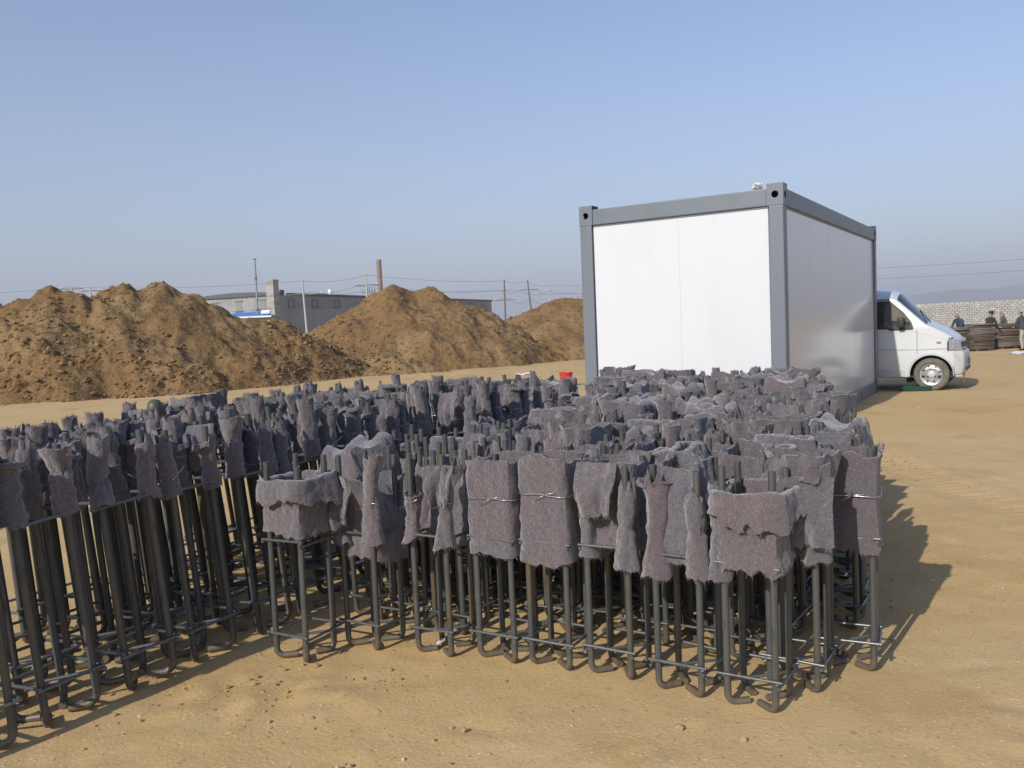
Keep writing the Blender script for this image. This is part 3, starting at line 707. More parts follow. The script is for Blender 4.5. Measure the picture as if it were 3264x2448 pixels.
def felt_flap(seed, w, h, out=.05):
    """loose flap: hangs from its top edge at local z = 0, towards -Y"""
    rg = np.random.default_rng(seed); o = seed*1.3; nu, nv = 18, 14; mb = MB(); U, V = np.meshgrid(np.linspace(-1, 1, nu), np.linspace(0, 1, nv))
    x = U*w/2*(1-.25*V*(1+fbm(U+o, V, o))); z = -V*h*(1+.18*fbm(U*2+o, 0*V, o+2)); y = -out*np.sin(V*2.2)*(1+.5*fbm(U*1.5+o, V, o+4))-.012*U*U
    y = y+.012*fbm(U*3+o, V*3, o+6, 3); z = z+.02*np.exp(-V*6)
    z[-1] += .012*(rg.random(nu)-.5)
    G = np.stack([x, y, z], -1); mb.sheet(G, .008); fibres(mb, G[-1], (0, 0, -1.), 180, rg, .014); fibres(mb, G.reshape(-1, 3), (0, -1., 0), 200, rg, .008)
    return mb
def wire_loop(seed, hx, hy, rc, z, gap=.009):
    rg = np.random.default_rng(seed); P, N = rrect(hx, hy, rc, 40); o = seed*.7; mb = MB()
    off = gap+.002*fbm(P[:, 0]*20+o, P[:, 1]*20, o)
    Q = np.c_[P[:, 0]+N[:, 0]*off, P[:, 1]+N[:, 1]*off, z+.010*fbm(P[:, 0]*9+o, P[:, 1]*9, o+2, 2)]
    mb.tube(Q, .0015, 5, closed=True)
    k = int(np.argmin(P[:, 1]+.3*np.abs(P[:, 0]-.02)))       # twisted ends on the front
    p = Q[k]; mb.tube([p, p+[.012, -.004, .004], p+[.045, -.007, .010+.006*rg.normal()]], .0016, 5); mb.tube([p, p+[-.010, -.004, -.006], p+[-.05, -.006, -.028+.012*rg.random()]], .0014, 5)
    return mb
# --- one kind of bolt, tie and felt stock for each of the two sizes of cage
def bolt_mesh(name, r, h, hook, rb, diag):
    """upright bar whose foot is bent flat on the ground towards (-1,-1)"""
    d = np.array([-1, -1, 0])/math.sqrt(2); P = [(0, 0, h), (0, 0, h-.07), (0, 0, h*.5), (0, 0, r+rb)]
    for k in range(1, 7): t = math.pi/2*k/6; P.append(np.array([0, 0, r+rb])+d*rb*(1-math.cos(t))+np.array([0, 0, -rb*math.sin(t)]))
    P.append(np.array([0, 0, r])+d*hook)
    mb = MB().tube(P, r, 12); return mb.mesh(name, M_steel, 40)
class Kind: pass
def cage_kind(hs, r, h, zl, zu, hook, rb, rt):
    K = Kind(); K.hs, K.r, K.h, K.zl, K.zu = hs, r, h, zl, zu
    K.bolt = [bolt_mesh('anchor_bolt', r, h+dh, hook*q, rb, 1) for dh, q in ((0, 1), (.012, .9), (-.014, 1.1))]; K.inner = [bolt_mesh('anchor_bolt', r, h+dh, hook*q, rb, 1) for dh, q in ((-.055, 1), (-.035, .9), (-.07, 1.1), (-.01, 1))]
    e = hs+r+rt; L = hs+r+.016
    K.rod = MB().tube([(-L, 0, 0), (0, .0005, 0), (L, 0, 0)], rt, 7).mesh('tie_rod', M_tie, 60); K.e = e; K.rt = rt
    def ring(z, diag):
        mb = MB()
        for k in range(4):
            a = k*math.pi/2; c, s = math.cos(a), math.sin(a); dz = rt*2.05*(k % 2)
            mb.tube([np.array([c*e-s*q, s*e+c*q, z+dz]) for q in (-L, 0, L)], rt, 6)
        if diag: mb.tube([(-hs, -hs+r+rt, z-.02), (hs, hs+r+rt, z-.02)], rt, 6)
        for sx in (-1, 1):
            for sy in (-1, 1):
                mb.lathe([(.0001, -.007), (.006, -.004), (.007, 0), (.005, .005), (.0001, .007)], 6, 1, lambda V: V+np.array([sx*(hs+r*.8), sy*(hs+r*.8), z+rt]))
        return mb.mesh('tie_ring', [M_tie, M_weld], 60)
    K.ring_l, K.ring_u = ring(zl, True), ring(zu, False)
    K.weld = MB().lathe([(.0001, -.007), (.006, -.004), (.0075, 0), (.005, .005), (.0001, .007)], 8).mesh('weld_bead', M_weld, 60)
    return K
LOW = cage_kind(.0825, .0125, .825, .105, .495, .085, .030, .0058)
TALL = cage_kind(.100, .0140, .975, .15, .725, .100, .040, .0068)
FEL = {}
def felt_stock():
    h = LOW.hs
    for k in range(7): FEL['box', k] = felt_sleeve(100+k, h+.019, h+.019, .024, .475+.01*(k % 3), .80+.012*(k % 4), 'open', waist=.55)
    for k in range(7): FEL['gape', k] = felt_sleeve(140+k, h+.020, h+.020, .03, .49, .80+.012*(k % 4), 'gape', slack=.018)
    for k in range(7): FEL['slump', k] = felt_sleeve(180+k, h+.020, h+.020, .03, .48, .83, 'slump', slack=.016)
    for k in range(5): FEL['collar', k] = felt_sleeve(220+k, h+.020, h+.020, .024, .475, .745+.012*k, 'collar', slack=.012)
    for k in range(6): FEL['drape', k] = felt_drape(260+k, h, .85, .20, .40+.03*(k % 3))
    for k in range(6): FEL['pair', k] = felt_sleeve(300+k, h+.017, .022, .02, .475, .77+.02*(k % 4), ('open', 'gape', 'collar')[k % 3], slack=.010, collar=.07, waist=.5)
    for k in range(8): FEL['roll', k] = felt_roll(340+k, .475+.008*(k % 3), .79+.018*(k % 4), .029+.003*(k % 3), ('tuft', 'plain', 'flop', 'flare')[k % 4])
    for k in range(4): FEL['short', k] = felt_roll(380+k, .48, .67+.02*k, .023, 'flare', .6, .018)
    for k in range(12): FEL['troll', k] = felt_roll(420+k, .70+.010*(k % 3), .935+.017*(k % 5), .029+.003*(k % 3), ('plain', 'tuft', 'flop', 'flare')[k % 4], .35+.3*(k % 2), .006)
    for k in range(4): FEL['tpair', k] = felt_sleeve(480+k, TALL.hs+.026, .032, .03, .70, .94+.015*k, ('open', 'slump')[k % 2], slack=.02, waist=.5)
    for k in range(4): FEL['flap', k] = felt_flap(520+k, .12+.02*k, .13+.02*k)
    for k in range(3): FEL['tbox', k] = felt_sleeve(540+k, TALL.hs+.026, TALL.hs+.026, .035, .70, .94+.015*k, ('slump', 'slump', 'open')[k], slack=.02)
    FEL['torn', 0] = felt_sleeve(601, h+.021, h+.021, .02, .485, .745, 'collar', torn=.013, slack=.010, collar=.10)
    FEL['neat', 0] = felt_sleeve(611, h+.020, h+.020, .016, .432, .812, 'open', torn=.007, slack=.004, waist=.58, flare=.004)
    FEL['neat', 1] = felt_sleeve(612, h+.022, h+.020, .018, .428, .828, 'open', torn=.007, slack=.005, waist=.60, flare=.006)
    FEL['neat', 2] = felt_sleeve(613, h+.020, h+.020, .02, .455, .815, 'open', torn=.010, slack=.006, waist=.55)
    FEL['cuff', 0] = felt_sleeve(621, h+.020, h+.019, .02, .535, .755, 'collar', torn=.010, slack=.006, collar=.085, flare=.004)
    FEL['bigroll', 0] = felt_roll(631, .40, .80, .033, 'flop', .35, .012)
    FEL['bigroll', 1] = felt_roll(632, .455, .82, .030, 'flare', .52, .020)
    FEL['bigroll', 2] = felt_roll(633, .44, .765, .028, 'tuft', .45, .020)
    for k, m in list(FEL.items()): FEL[k] = m.mesh('felt_wrap', M_felt, 60)
    FEL['wire_box'] = [wire_loop(700+k, h+.020, h+.020, .02, .66+.01*k).mesh('tie_wire', M_wire, 180) for k in range(4)]
    FEL['wire_roll'] = [wire_loop(720+k, .023, .023, .022, .63+.02*k, .003).mesh('tie_wire', M_wire, 180) for k in range(2)]
    FEL['wire_troll'] = [wire_loop(730+k, .032, .032, .031, .80+.04*k, .003).mesh('tie_wire', M_wire, 180) for k in range(2)]
    FEL['wire_pair'] = [wire_loop(740, h+.017, .022, .02, .63, .006).mesh('tie_wire', M_wire, 180)]
felt_stock()
rc_ = random.Random(11)
CORN = ((1, 1), (-1, 1), (-1, -1), (1, -1))
def cage(K, x, y, yaw, label, group, felts, detail=False, lean=(0, 0), bare=False):
    t = thing('anchor_cage', label, 'anchor cage', (x, y, 0), yaw, group)
    t.rotation_euler = (lean[0], lean[1], yaw)
    for k, (sx, sy) in enumerate(CORN):
        o = link('anchor_bolt', rc_.choice(K.bolt if detail or bare else K.inner), t, (sx*K.hs, sy*K.hs, 0), k*math.pi/2+rc_.uniform(-.22, .22)); o.rotation_euler.x = rc_.uniform(-.006, .006)
    if detail:
        for z in (K.zl, K.zu):
            for k in range(4):
                a = k*math.pi/2; dz = K.rt*2.05*(k % 2)
                o = link('tie_rod', K.rod, t, (math.cos(a)*K.e, math.sin(a)*K.e, z+dz+rc_.uniform(-.004, .004)), a+math.pi/2); o.rotation_euler.y = rc_.uniform(-.03, .03)
            for sx, sy in CORN: link('weld_bead', K.weld, t, (sx*(K.hs+K.r*.8), sy*(K.hs+K.r*.8), z+K.rt), rc_.random()*6)
        o = link('brace_rod', K.rod, t, (0, .02, K.zl-.022), R(45)); o.scale.x = 1.3
    else:
        link('tie_ring', K.ring_l, t, (0, 0, rc_.uniform(-.012, .012)), rc_.choice((0, math.pi/2))); link('tie_ring', K.ring_u, t, (0, 0, rc_.uniform(-.008, .008)), rc_.choice((0, math.pi/2)))
    for f in felts:
        key, pos, rz = f[0], f[1], f[2]; o = link('felt_wrap', FEL[key], t, pos, rz)
        if not detail and K is LOW:
            o.location.z += rc_.uniform(-.03, .035); o.rotation_euler.x = rc_.uniform(-.06, .06); o.rotation_euler.y = rc_.uniform(-.06, .06)
            if key[0] in ('gape', 'slump', 'drape', 'collar'): q = rc_.uniform(.97, 1.14); o.scale = (q, rc_.uniform(.97, 1.14), 1)
        if len(f) > 3 and f[3]:
            link('tie_wire', FEL[f[3]][rc_.randrange(len(FEL[f[3]]))], o)
    return t
def felts_low(kind):
    h = LOW.hs; q = rc_.randrange(4)*math.pi/2; jz = lambda a=.02: rc_.uniform(-a, a)
    if kind in ('box', 'gape', 'slump', 'collar', 'drape'):
        n = {'box': 7, 'gape': 7, 'slump': 7, 'collar': 5, 'drape': 6}[kind]
        f = [((kind, rc_.randrange(n)), (0, 0, jz(.018)), q, 'wire_box' if kind == 'box' else None)]
        if kind in ('gape', 'slump', 'box') and rc_.random() < .5: f.append((('flap', rc_.randrange(4)), (jz(.04), -h-.03, .80+jz()), rc_.uniform(-.2, .2)))
        if kind in ('drape', ) and rc_.random() < .6: f.append((('box', rc_.randrange(7)), (0, 0, -.05), 0))
        return f
    if kind == 'pairs':
        f = []
        for s in (-1, 1):
            f.append((('pair', rc_.randrange(6)), (0, s*h, jz()) if q % math.pi < .1 else (s*h, 0, jz()), 0 if q % math.pi < .1 else math.pi/2, 'wire_pair' if rc_.random() < .5 else None))
        if rc_.random() < .5: f.append((('flap', rc_.randrange(4)), (0, -h-.03, .78+jz()), 0))
        return f
    f = []
    for sx, sy in CORN:
        kd = ('roll', rc_.randrange(8)) if rc_.random() < .8 and kind == 'rolls' else ('short', rc_.randrange(4))
        f.append((kd, (sx*h, sy*h, jz()), rc_.random()*6.3, 'wire_roll' if rc_.random() < .5 else None))
    return f
def felts_tall(u):
    h = TALL.hs; f = []
    if u < .12: return [(('tbox', rc_.randrange(3)), (0, 0, rc_.uniform(-.02, .03)), rc_.randrange(4)*math.pi/2)]
    if u < .30: return [(('tpair', rc_.randrange(4)), (0, s*h, rc_.uniform(-.02, .03)), 0) for s in (-1, 1)]
    for sx, sy in CORN: f.append((('troll', rc_.randrange(12)), (sx*h, sy*h, rc_.uniform(-.025, .02)), rc_.random()*6.3, 'wire_troll' if rc_.random() < .6 else None))
    if rc_.random() < .3: f.append((('flap', rc_.randrange(4)), (rc_.uniform(-.05, .05), -h-.03, .95), rc_.uniform(-.2, .2)))
    return f
placed = []
YW = YAW-math.pi/2
def spot(fl, fr, K):        # cage from the feet of its two front bars in the photo
    a, b = at(*fl)[:2], at(*fr)[:2]; m = (a+b)/2; y0 = math.atan2(*(b-a)[::-1]); y0 = .5*y0+.5*YW
    nrm = np.array([-math.sin(y0), math.cos(y0)]); return m+nrm*K.hs, y0
h = LOW.hs
G1 = 'low anchor cages standing in the front rows'
FRONT = [
 ((880, 2098), (985, 2118), 'low cage with felt collar turned down, standing out in front of its row', [(('cuff', 0), (0, 0, 0), 0)]),
 ((1109, 2058), (1211, 2080), 'low cage with a torn wrap and one upright felt roll, beside the collared cage', [(('bigroll', 1), (h, -h, .01), 0, 'wire_roll'), (('short', 1), (-h, -h, -.03), .8), (('flap', 1), (-h+.02, -h-.02, .69), .25), (('gape', 2), (0, .03, -.11), 0)]),
 ((1339, 2082), (1437, 2100), 'low cage with a flared felt stub and a capped roll, bare bolts showing', [(('short', 0), (-h, -h, -.005), 0, 'wire_roll'), (('bigroll', 2), (h, -h, .02), 0, 'wire_roll'), (('flap', 0), (h, -h-.02, .775), .3), (('short', 3), (-h, h, 0), 0), (('pair', 4), (0, h, -.04), 0)]),
 ((1537, 2098), (1640, 2120), 'low cage in a neat square felt sleeve, bare bolt cage on its one side', [(('neat', 0), (0, 0, 0), 0, 'wire_box')]),
 ((1700, 2122), (1815, 2142), 'low cage in the broadest square felt sleeve of the front row, wire tied', [(('neat', 1), (0, 0, 0), 0, 'wire_box')]),
 ((1880, 2146), (2020, 2175), 'low cage with narrow felt sleeves on its sides and a gap between them', [(('pair', 3), (-h, 0, -.02), math.pi/2, 'wire_pair'), (('bigroll', 2), (h, -h, -.005), 1.5), (('gape', 4), (0, .05, .0), 0), (('flap', 2), (-.02, -h-.01, .80), .1)]),
 ((2100, 2196), (2240, 2235), 'low cage with a long fat felt roll drooping over its front bar', [(('bigroll', 0), (-h+.01, -h, .02), 2.2), (('roll', 4), (h, -h, -.04), 0), (('slump', 2), (0, .02, .01), 0)]),
 ((2320, 2246), (2475, 2282), 'low cage at the front corner with a ragged torn felt sleeve and turned down collar', [(('torn', 0), (0, 0, 0), 0, None), (('roll', 1), (-h-.02, -h+.02, -.04), .4)]),
 ((2462, 2190), (2602, 2216), 'low cage beside the ragged corner cage with a hanging rounded felt flap', [(('gape', 5), (0, 0, .02), 0), (('roll', 2), (h, -h, -.01), 2.), (('flap', 3), (h-.02, -h-.03, .76), .2)]),
 ((2640, 2130), (2782, 2142), 'low cage on the outer right corner in a tall square felt sleeve', [(('neat', 2), (0, 0, .0), 0, 'wire_box')]),
]
for fl, fr, lab, fe in FRONT:
    p, yw = spot(fl, fr, LOW); placed.append((p[0], p[1], .2)); cage(LOW, p[0], p[1], yw, lab, G1, fe, True)
def free(p, d): return all((p[0]-a)**2+(p[1]-b)**2 > (d if d else c)**2 for a, b, c in placed)
# tall cages on the left
tcols = [(-3.03, 1.06, 4.2), (-3.34, 1.10, 5.3), (-3.65, 1.25, 5.4), (-3.97, 2.1, 5.2), (-4.28, 3.1, 5.0), (-2.95, 4.30, 5.0)]
TALLS = []
for ci, (s0, t0, t1) in enumerate(tcols):
    t = t0
    while t < t1:
        p = st(s0+rc_.uniform(-.03, .03)-.03*(t-1.2)*(ci == 0)*.9, t+rc_.uniform(-.02, .02))
        if free(p, .25):
            placed.append((p[0], p[1], .3))
            edge = ci == 0
            u = rc_.random() if ci > 1 or t > 3 else .5; wh = 'with one felt sleeve' if u < .12 else 'wrapped two by two' if u < .30 else 'with single felt rolls'
            zn = 'in the row edging the aisle' if edge else 'near the soil heaps' if ci > 2 else 'one or two rows from the aisle' if ci < 6 else 'at the inner end'
            lab = 'tall cage '+wh+', '+zn
            g = 'tall cages along the aisle' if edge else 'tall cages inside the left block'
            tallc = cage(TALL, p[0], p[1], YW+rc_.uniform(-.08, .08), lab, g, felts_tall(u), edge or ci == 1, (rc_.uniform(.018, .055), rc_.uniform(-.100, -.058)))
            TALLS.append(tallc)
        t += .318
# low cages: the big block and the patch behind the tall ones
LABS = {'box': 'low cage inside the block, felt tied as a square sleeve', 'gape': 'low cage inside the block, felt sleeve gaping open',
        'slump': 'low cage inside the block, felt sleeve slumped inwards', 'collar': 'low cage inside the block, felt edge folded down',
        'drape': 'low cage inside the block with felt thrown over its bolts', 'pairs': 'low cage inside the block with bolts wrapped two by two',
        'rolls': 'low cage inside the block with every bolt rolled singly', 'stubs': 'low cage inside the block with bare bolt ends'}
KINDS = ['box']*8+['gape']*16+['slump']*10+['collar']*10+['drape']*11+['pairs']*17+['rolls']*28+['stubs']*3
nlow = 0
for k in range(-1, 23):
    t = 2.80+.247*k
    sr_ = np.interp(t, [2.5, 2.8, 3.1, 3.4, 4.35, 7.84, 8.3], [-2.6, -2.2, -.80, -.66, -.84, -1.78, -1.95])
    sl_ = np.interp(t, [2.5, 2.8, 3.05, 3.6, 4.2, 4.92, 8.12], [-2.5, -2.55, -2.80, -2.80, -2.62, -2.50, -3.86])
    s0 = sr_
    while s0 > sl_-.02:
        p = st(s0+rc_.uniform(-.02, .02), t+rc_.uniform(-.022, .022))
        if free(p, .205):
            placed.append((p[0], p[1], .2)); kd = rc_.choice(KINDS)
            if s0 < -2.35 and t < 4.4 and rc_.random() < .55: kd = 'stubs'
            ed = s0 > sr_-.05
            zn = 'on the outer right edge' if ed else 'just behind the front row' if t < 3.3 else 'in the middle of the big block' if t < 5.6 else 'deeper in the big block' if t < 7.7 else 'in the rows nearest the cabin'
            lab = LABS[kd].replace('inside the block', zn)
            cage(LOW, p[0], p[1], YW+rc_.uniform(-.13, .13), lab, 'low cages of the big block', felts_low(kd), ed and t < 5, (rc_.uniform(-.02, .02), rc_.uniform(-.02, .02)), kd == 'stubs' or rc_.random() < .12); nlow += 1
        s0 -= .232
for k in range(0, 6):
    t = 5.62+.268*k
    a = np.interp(t, [5.3, 7.0, 8.0], [-3.0, -3.80, -4.25]); s0 = a
    while s0 > -4.75-.25*(t-5.6):
        p = st(s0+rc_.uniform(-.02, .02), t+rc_.uniform(-.02, .02))
        if free(p, .22) and len(placed) < 312:
            placed.append((p[0], p[1], .2)); kd = rc_.choice(KINDS)
            cage(LOW, p[0], p[1], YW+rc_.uniform(-.13, .13), LABS[kd].replace('inside the block', 'behind the tall cages'), 'low cages behind the tall ones', felts_low(kd), False, (rc_.uniform(-.02, .02), rc_.uniform(-.02, .02)))
        s0 -= .25
print('cages', len(placed))

# ------------------------------------------------------------------ background: workshop, shed, chimney, poles
def on_plane(px, py, P0, d):
    """point where a photo pixel's ray meets the upright plane through P0 along ground direction d"""
    r = ray(px, py); n = np.array([-d[1], d[0]]); t = np.dot(n, P0[:2])/np.dot(n, r[:2]); return np.array([0, 0, CAMH])+t*r
M_wallg = mat('weathered_render', (.30, .305, .31), .9, noise=[((.25, .25, .5), .45, .7, (.235, .24, .25), .8), ((1.2, 1.2, .3), .52, .72, (.20, .205, .21), .6)], bump=[(3, .3, .02)])
M_infill = mat('bricked_infill', (.24, .26, .26), .9, noise=[((3, 3, 9), .5, .6, (.19, .2, .2), .7)])
M_wframe = mat('window_surround', (.17, .175, .18), .8)
M_eave = mat('eave_tar', (.10, .105, .11), .8)
M_conc = mat('old_concrete', (.36, .35, .32), .9, noise=[((1, 1, 3), .45, .65, (.26, .25, .23), .8), (5, .55, .7, (.2, .19, .18), .5)])
M_blue = mat('blue_roof_sheet', (.06, .24, .58), .45)
M_whitep = mat('white_paint', (.78, .79, .78), .5)
M_flue = mat('galvanised_flue', (.30, .31, .32), .45, .5, noise=[((2, 2, 1.2), .5, .6, (.2, .2, .2), .6)])
M_chim = mat('chimney_brick', (.29, .225, .195), .9, noise=[((1, 1, 2.5), .45, .65, (.24, .185, .16), .8)], bump=[((3, 3, 12), .4, .03)])
M_pole = mat('pole_concrete', (.42, .42, .41), .85)
M_poled = mat('pole_timber', (.14, .12, .11), .85)
M_cable = mat('cable', (.05, .05, .055), .6)
A = aty(875, 932, 96); B = aty(1566, 957, 150); A[2] = B[2] = 0
dl = (B-A)[:2]; LEN = np.linalg.norm(dl); dl /= LEN; dw = np.array([-dl[1], dl[0]])
HB = aty(875, 932, 96)[2]; WB = 11.0
bang = math.atan2(dl[1], dl[0])
bld = thing('workshop', 'long grey rendered workshop with bricked up windows beyond the soil heaps', 'building', (A[0], A[1], 0), bang)
def loc(P): v = np.asarray(P)[:2]-A[:2]; return np.array([v@dl, v@dw])
MB().box((0, 0, 0), (LEN, WB, HB-.28)).build('wall', M_wallg, bld)
# slightly arched roof edge
nn = 13; yy = np.linspace(-.15, WB+.15, nn); arch = .25*np.sin(np.pi*np.clip(np.linspace(0, 1, nn), 0, 1))
mb = MB()
V = [(x, y, z+h_) for x in (-.2, LEN+.2) for h_ in (0, 1) for y, z in zip(yy, HB-.28+arch*0+np.where(np.arange(nn) > 0, 0, 0)) for z in [z]]
P0 = []
for x in (-.2, LEN+.2):
    for y, a_ in zip(yy, arch): P0.append((x, y, HB-.28))
    for y, a_ in zip(yy, arch): P0.append((x, y, HB-.02+a_))
F = []
for k in range(nn-1):
    F += [(k, nn+k, nn+k+1, k+1), (2*nn+k, 2*nn+k+1, 3*nn+k+1, 3*nn+k), (nn+k, 3*nn+k, 3*nn+k+1, nn+k+1), (k, k+1, 2*nn+k+1, 2*nn+k)]
F += [(0, 2*nn, 3*nn, nn), (nn-1, 2*nn-1, 4*nn-1, 3*nn-1)]
mb.add(P0, F); mb.build('roof', M_eave, bld)
def win_long(a, b, c, d):
    p = on_plane(a, b, A, dl); q = on_plane(c, d, A, dl); x0, x1 = loc(p)[0], loc(q)[0]; z0, z1 = q[2], p[2]
    w = link('window', None, bld)
    MB().box((x0, -.03, z0), (x1, .02, z1)).build('infill', M_infill, w)
    for lo, hi in (((x0-.18, -.08, z1), (x1+.18, .02, z1+.18)), ((x0-.18, -.12, z0-.16), (x1+.18, .02, z0)), ((x0-.16, -.07, z0), (x0, .02, z1)), ((x1, -.07, z0), (x1+.16, .02, z1))): MB().box(lo, hi).build('surround', M_wframe, w)
z4 = lambda x, y: (600+x*.27125, 780+y*.27132)
for a, b, c, d in ((1180, 652, 1242, 728), (1458, 658, 1518, 733), (1718, 664, 1775, 738)): win_long(*z4(a, b), *z4(c, d))
z5 = lambda x, y: (1100+x*.36166, 780+y*.36154)
for a, b, c, d in ((1085, 525, 1130, 575), (1205, 530, 1232, 590), (560, 500, 600, 560), (830, 515, 870, 570)): win_long(*z5(a, b), *z5(c, d))
def win_end(a, b, c, d):
    p = on_plane(a, b, A, dw); q = on_plane(c, d, A, dw); y0, y1 = sorted((loc(p)[1], loc(q)[1])); z0, z1 = q[2], p[2]
    w = link('window', None, bld)
    MB().box((-.03, y0, z0), (.02, y1, z1)).build('infill', M_infill, w)
    for lo, hi in (((-.08, y0-.15, z1), (.02, y1+.15, z1+.14)), ((-.10, y0-.15, z0-.12), (.02, y1+.15, z0))): MB().box(lo, hi).build('surround', M_wframe, w)
for a, b, c, d in ((285, 695, 350, 790), (562, 675, 635, 775), (832, 655, 910, 760)): win_end(*z4(a, b), *z4(c, d))
p = on_plane(*z4(924, 575), A, dw); y_ = loc(p)[1]
MB().box((-.16, y_-.07, 0), (-.003, y_+.07, HB-.3)).build('downpipe', M_wframe, bld)
p = on_plane(*z4(1740, 590), A, dl); x_ = loc(p)[0]
MB().lathe([(.2, 0), (.2, .25), (.28, .3), (.28, .55), (.15, .72), (.0001, .75)], 16, 0, lambda V: V+np.array([x_, .9, HB-.04])).build('roof_vent', M_whitep, bld, 40)
p = on_plane(*z4(1130, 560), A, dl); x_ = loc(p)[0]
MB().box((x_-.35, .3, HB-.03), (x_+.35, .9, HB+.35)).build('roof_hatch', M_eave, bld)
sp_ = aty(872, 890, 94.6)
stk = thing('masonry_stack', 'square tapering masonry stack at the corner of the grey workshop', 'chimney stack', (A[0]-dl[0]*.55-dw[0]*.2, A[1]-dl[1]*.55-dw[1]*.2, 0), bang)
mb = MB(); 
for z0, z1, w0, w1 in ((0, sp_[2]-.25, .62, .46),):
    V = np.array([(sx*w0, sy*w0, z0) for sx, sy in ((-1,-1),(1,-1),(1,1),(-1,1))]+[(sx*w1, sy*w1, z1) for sx, sy in ((-1,-1),(1,-1),(1,1),(-1,1))])
    mb.add(V, [(0,3,2,1),(4,5,6,7),(0,1,5,4),(1,2,6,5),(2,3,7,6),(3,0,4,7)])
mb.build('shaft', M_conc, stk); MB().box((-.5, -.5, sp_[2]-.25), (.5, .5, sp_[2])).build('cap', M_conc, stk)
# shed with a blue roof, tank and steel flue
s0_, s1_ = aty(716, 1011, 80), aty(862, 1007, 80.5); zf = s0_[2]; zb_ = aty(745, 997, 84)[2]
shd = thing('shed', 'low shed with a bright blue sheet roof in front of the workshop', 'shed', (s0_[0], 80, 0)); w_ = s1_[0]-s0_[0]
MB().box((0, .2, 0), (w_, 3.9, zf-.06)).build('wall', M_wallg, shd)
V = np.array([(-.2, -.1, zf-.03), (w_+.2, -.1, zf-.03), (w_*.45, 4.1, zb_), (-.2, 4.1, zb_), (w_+.2, 4.1, zf-.03)])
mb = MB().add(np.concatenate([V, V-np.array([0, 0, .05])]), [(0, 1, 2, 3), (1, 4, 2), (5, 8, 7, 6), (6, 7, 9), (0, 5, 6, 1), (3, 2, 7, 8), (0, 3, 8, 5), (1, 6, 9, 4), (2, 4, 9, 7)])
mb.build('roof', M_blue, shd); MB().box((-.25, -.16, zf-.16), (w_+.25, -.11, zf-.02)).build('eave_board', M_whitep, shd)
tp = aty(849, 1003, 80.8)
tk = thing('water_tank', 'small white horizontal tank resting on the blue roofed shed', 'tank', (tp[0], 80.8, zf+.05))
prof = [(.0001, -.46), (.14, -.44), (.20, -.38), (.22, -.3), (.22, .3), (.20, .38), (.14, .44), (.0001, .46)]
MB().lathe(prof, 18, 0, lambda V: np.stack([V[:, 2], V[:, 0], V[:, 1]+.27], -1)).build('drum', M_whitep, tk, 40)
for x in (-.25, .25): MB().box((x-.04, -.2, -.03), (x+.04, .2, .09)).build('foot', M_eave, tk)
f0, f1 = aty(811.6, 823, 81.8), aty(822, 1005, 81.8)
fl = thing('flue', 'thin tall steel flue with a small cap rising beside the blue roof', 'flue', (f1[0], 81.8, 0))
tx_ = f0[0]-f1[0]
MB().tube([(0, 0, 0), (tx_*.1, 0, f1[2]), (tx_, 0, f0[2]-.25)], [.10, .10, .085], 12).build('pipe', M_flue, fl, 50)
for k in (.45, .78): MB().tube([(tx_*k, 0, f0[2]*k), (tx_*k, 0, f0[2]*k+.16)], .13, 12).build('band', M_eave, fl)
MB().tube([(tx_, 0, f0[2]-.26), (tx_, 0, f0[2]-.10)], .03, 6).build('cap_stem', M_eave, fl); MB().lathe([(.20, 0), (.16, .05), (.0001, .13)], 14, 0, lambda V: V+np.array([tx_, 0, f0[2]-.12])).build('cap', M_eave, fl)
# round brick chimney
ct, cb = aty(1210, 827, 200), aty(1219, 1060, 200)
ch = thing('brick_chimney', 'round tapering brick chimney standing behind the pointed soil heap', 'chimney', (cb[0], 200, 0))
zt = ct[2]
MB().lathe([(.72, 0), (.56, zt-.6), (.60, zt-.55), (.60, zt-.12), (.55, zt), (.42, zt), (.42, zt-.8)], 24).build('shaft', M_chim, ch, 40)
MB().lathe([(.60, zt-.95), (.635, zt-.9), (.635, zt-.62), (.60, zt-.6)], 24).build('collar', M_chim, ch, 40)
# poles and the cables between them
def pole(px, py, d, label, lean=0., arms=((.25, 1.5),), gear=False, m=None, r=.11):
    t = aty(px, py, d); o = thing('utility_pole', label, 'utility pole', (t[0]+lean*t[2], d, 0), 0, 'utility poles beyond the soil heaps')
    z = t[2]; m = m or M_pole
    MB().tube([(0, 0, 0), (-lean*z, 0, z)], [r*1.35, r*.8], 10).build('pole_shaft', m, o, 60)
    for dz, w in arms:
        c = np.array([-lean*(z-dz), 0, z-dz]); ca = MB().box(c+[-w/2, -.05, -.05], c+[w/2, .05, .05]).build('crossarm', M_poled, o)
        for q in (-.45, 0, .45): MB().lathe([(.045, .05), (.06, .12), (.035, .2), (.05, .24), (.0001, .27)], 8, 0, lambda V: V+c+np.array([q*w, 0, 0])).build('insulator', M_whitep, ca)
    if gear:
        c = np.array([-lean*(z-2.6), 0, z-2.6]); MB().bbox(c+[.2, -.25, -.35], c+[.75, .25, .35], .05).build('transformer', M_wframe, o); MB().box(c+[-.6, -.05, .45], c+[1.0, .05, .53]).build('bracket', M_poled, o)
        for q in (.3, .6, .9): MB().lathe([(.05, 0), (.07, .15), (.04, .3), (.0001, .4)], 8, 0, lambda V: V+c+np.array([q, 0, .53])).build('bushing', M_poled, o)
    return np.array([t[0], d, z])
Q = {}
Q['a'] = pole(227, 911, 95, 'grey pole with two crossarms beside the highest peak of the long heap', 0, ((.35, 2.6), (1.9, 1.6)))
Q['b'] = pole(287, 916, 99, 'grey pole with two crossarms in the dip of the long heap', .01, ((.4, 2.2), (1.95, 2.0)))
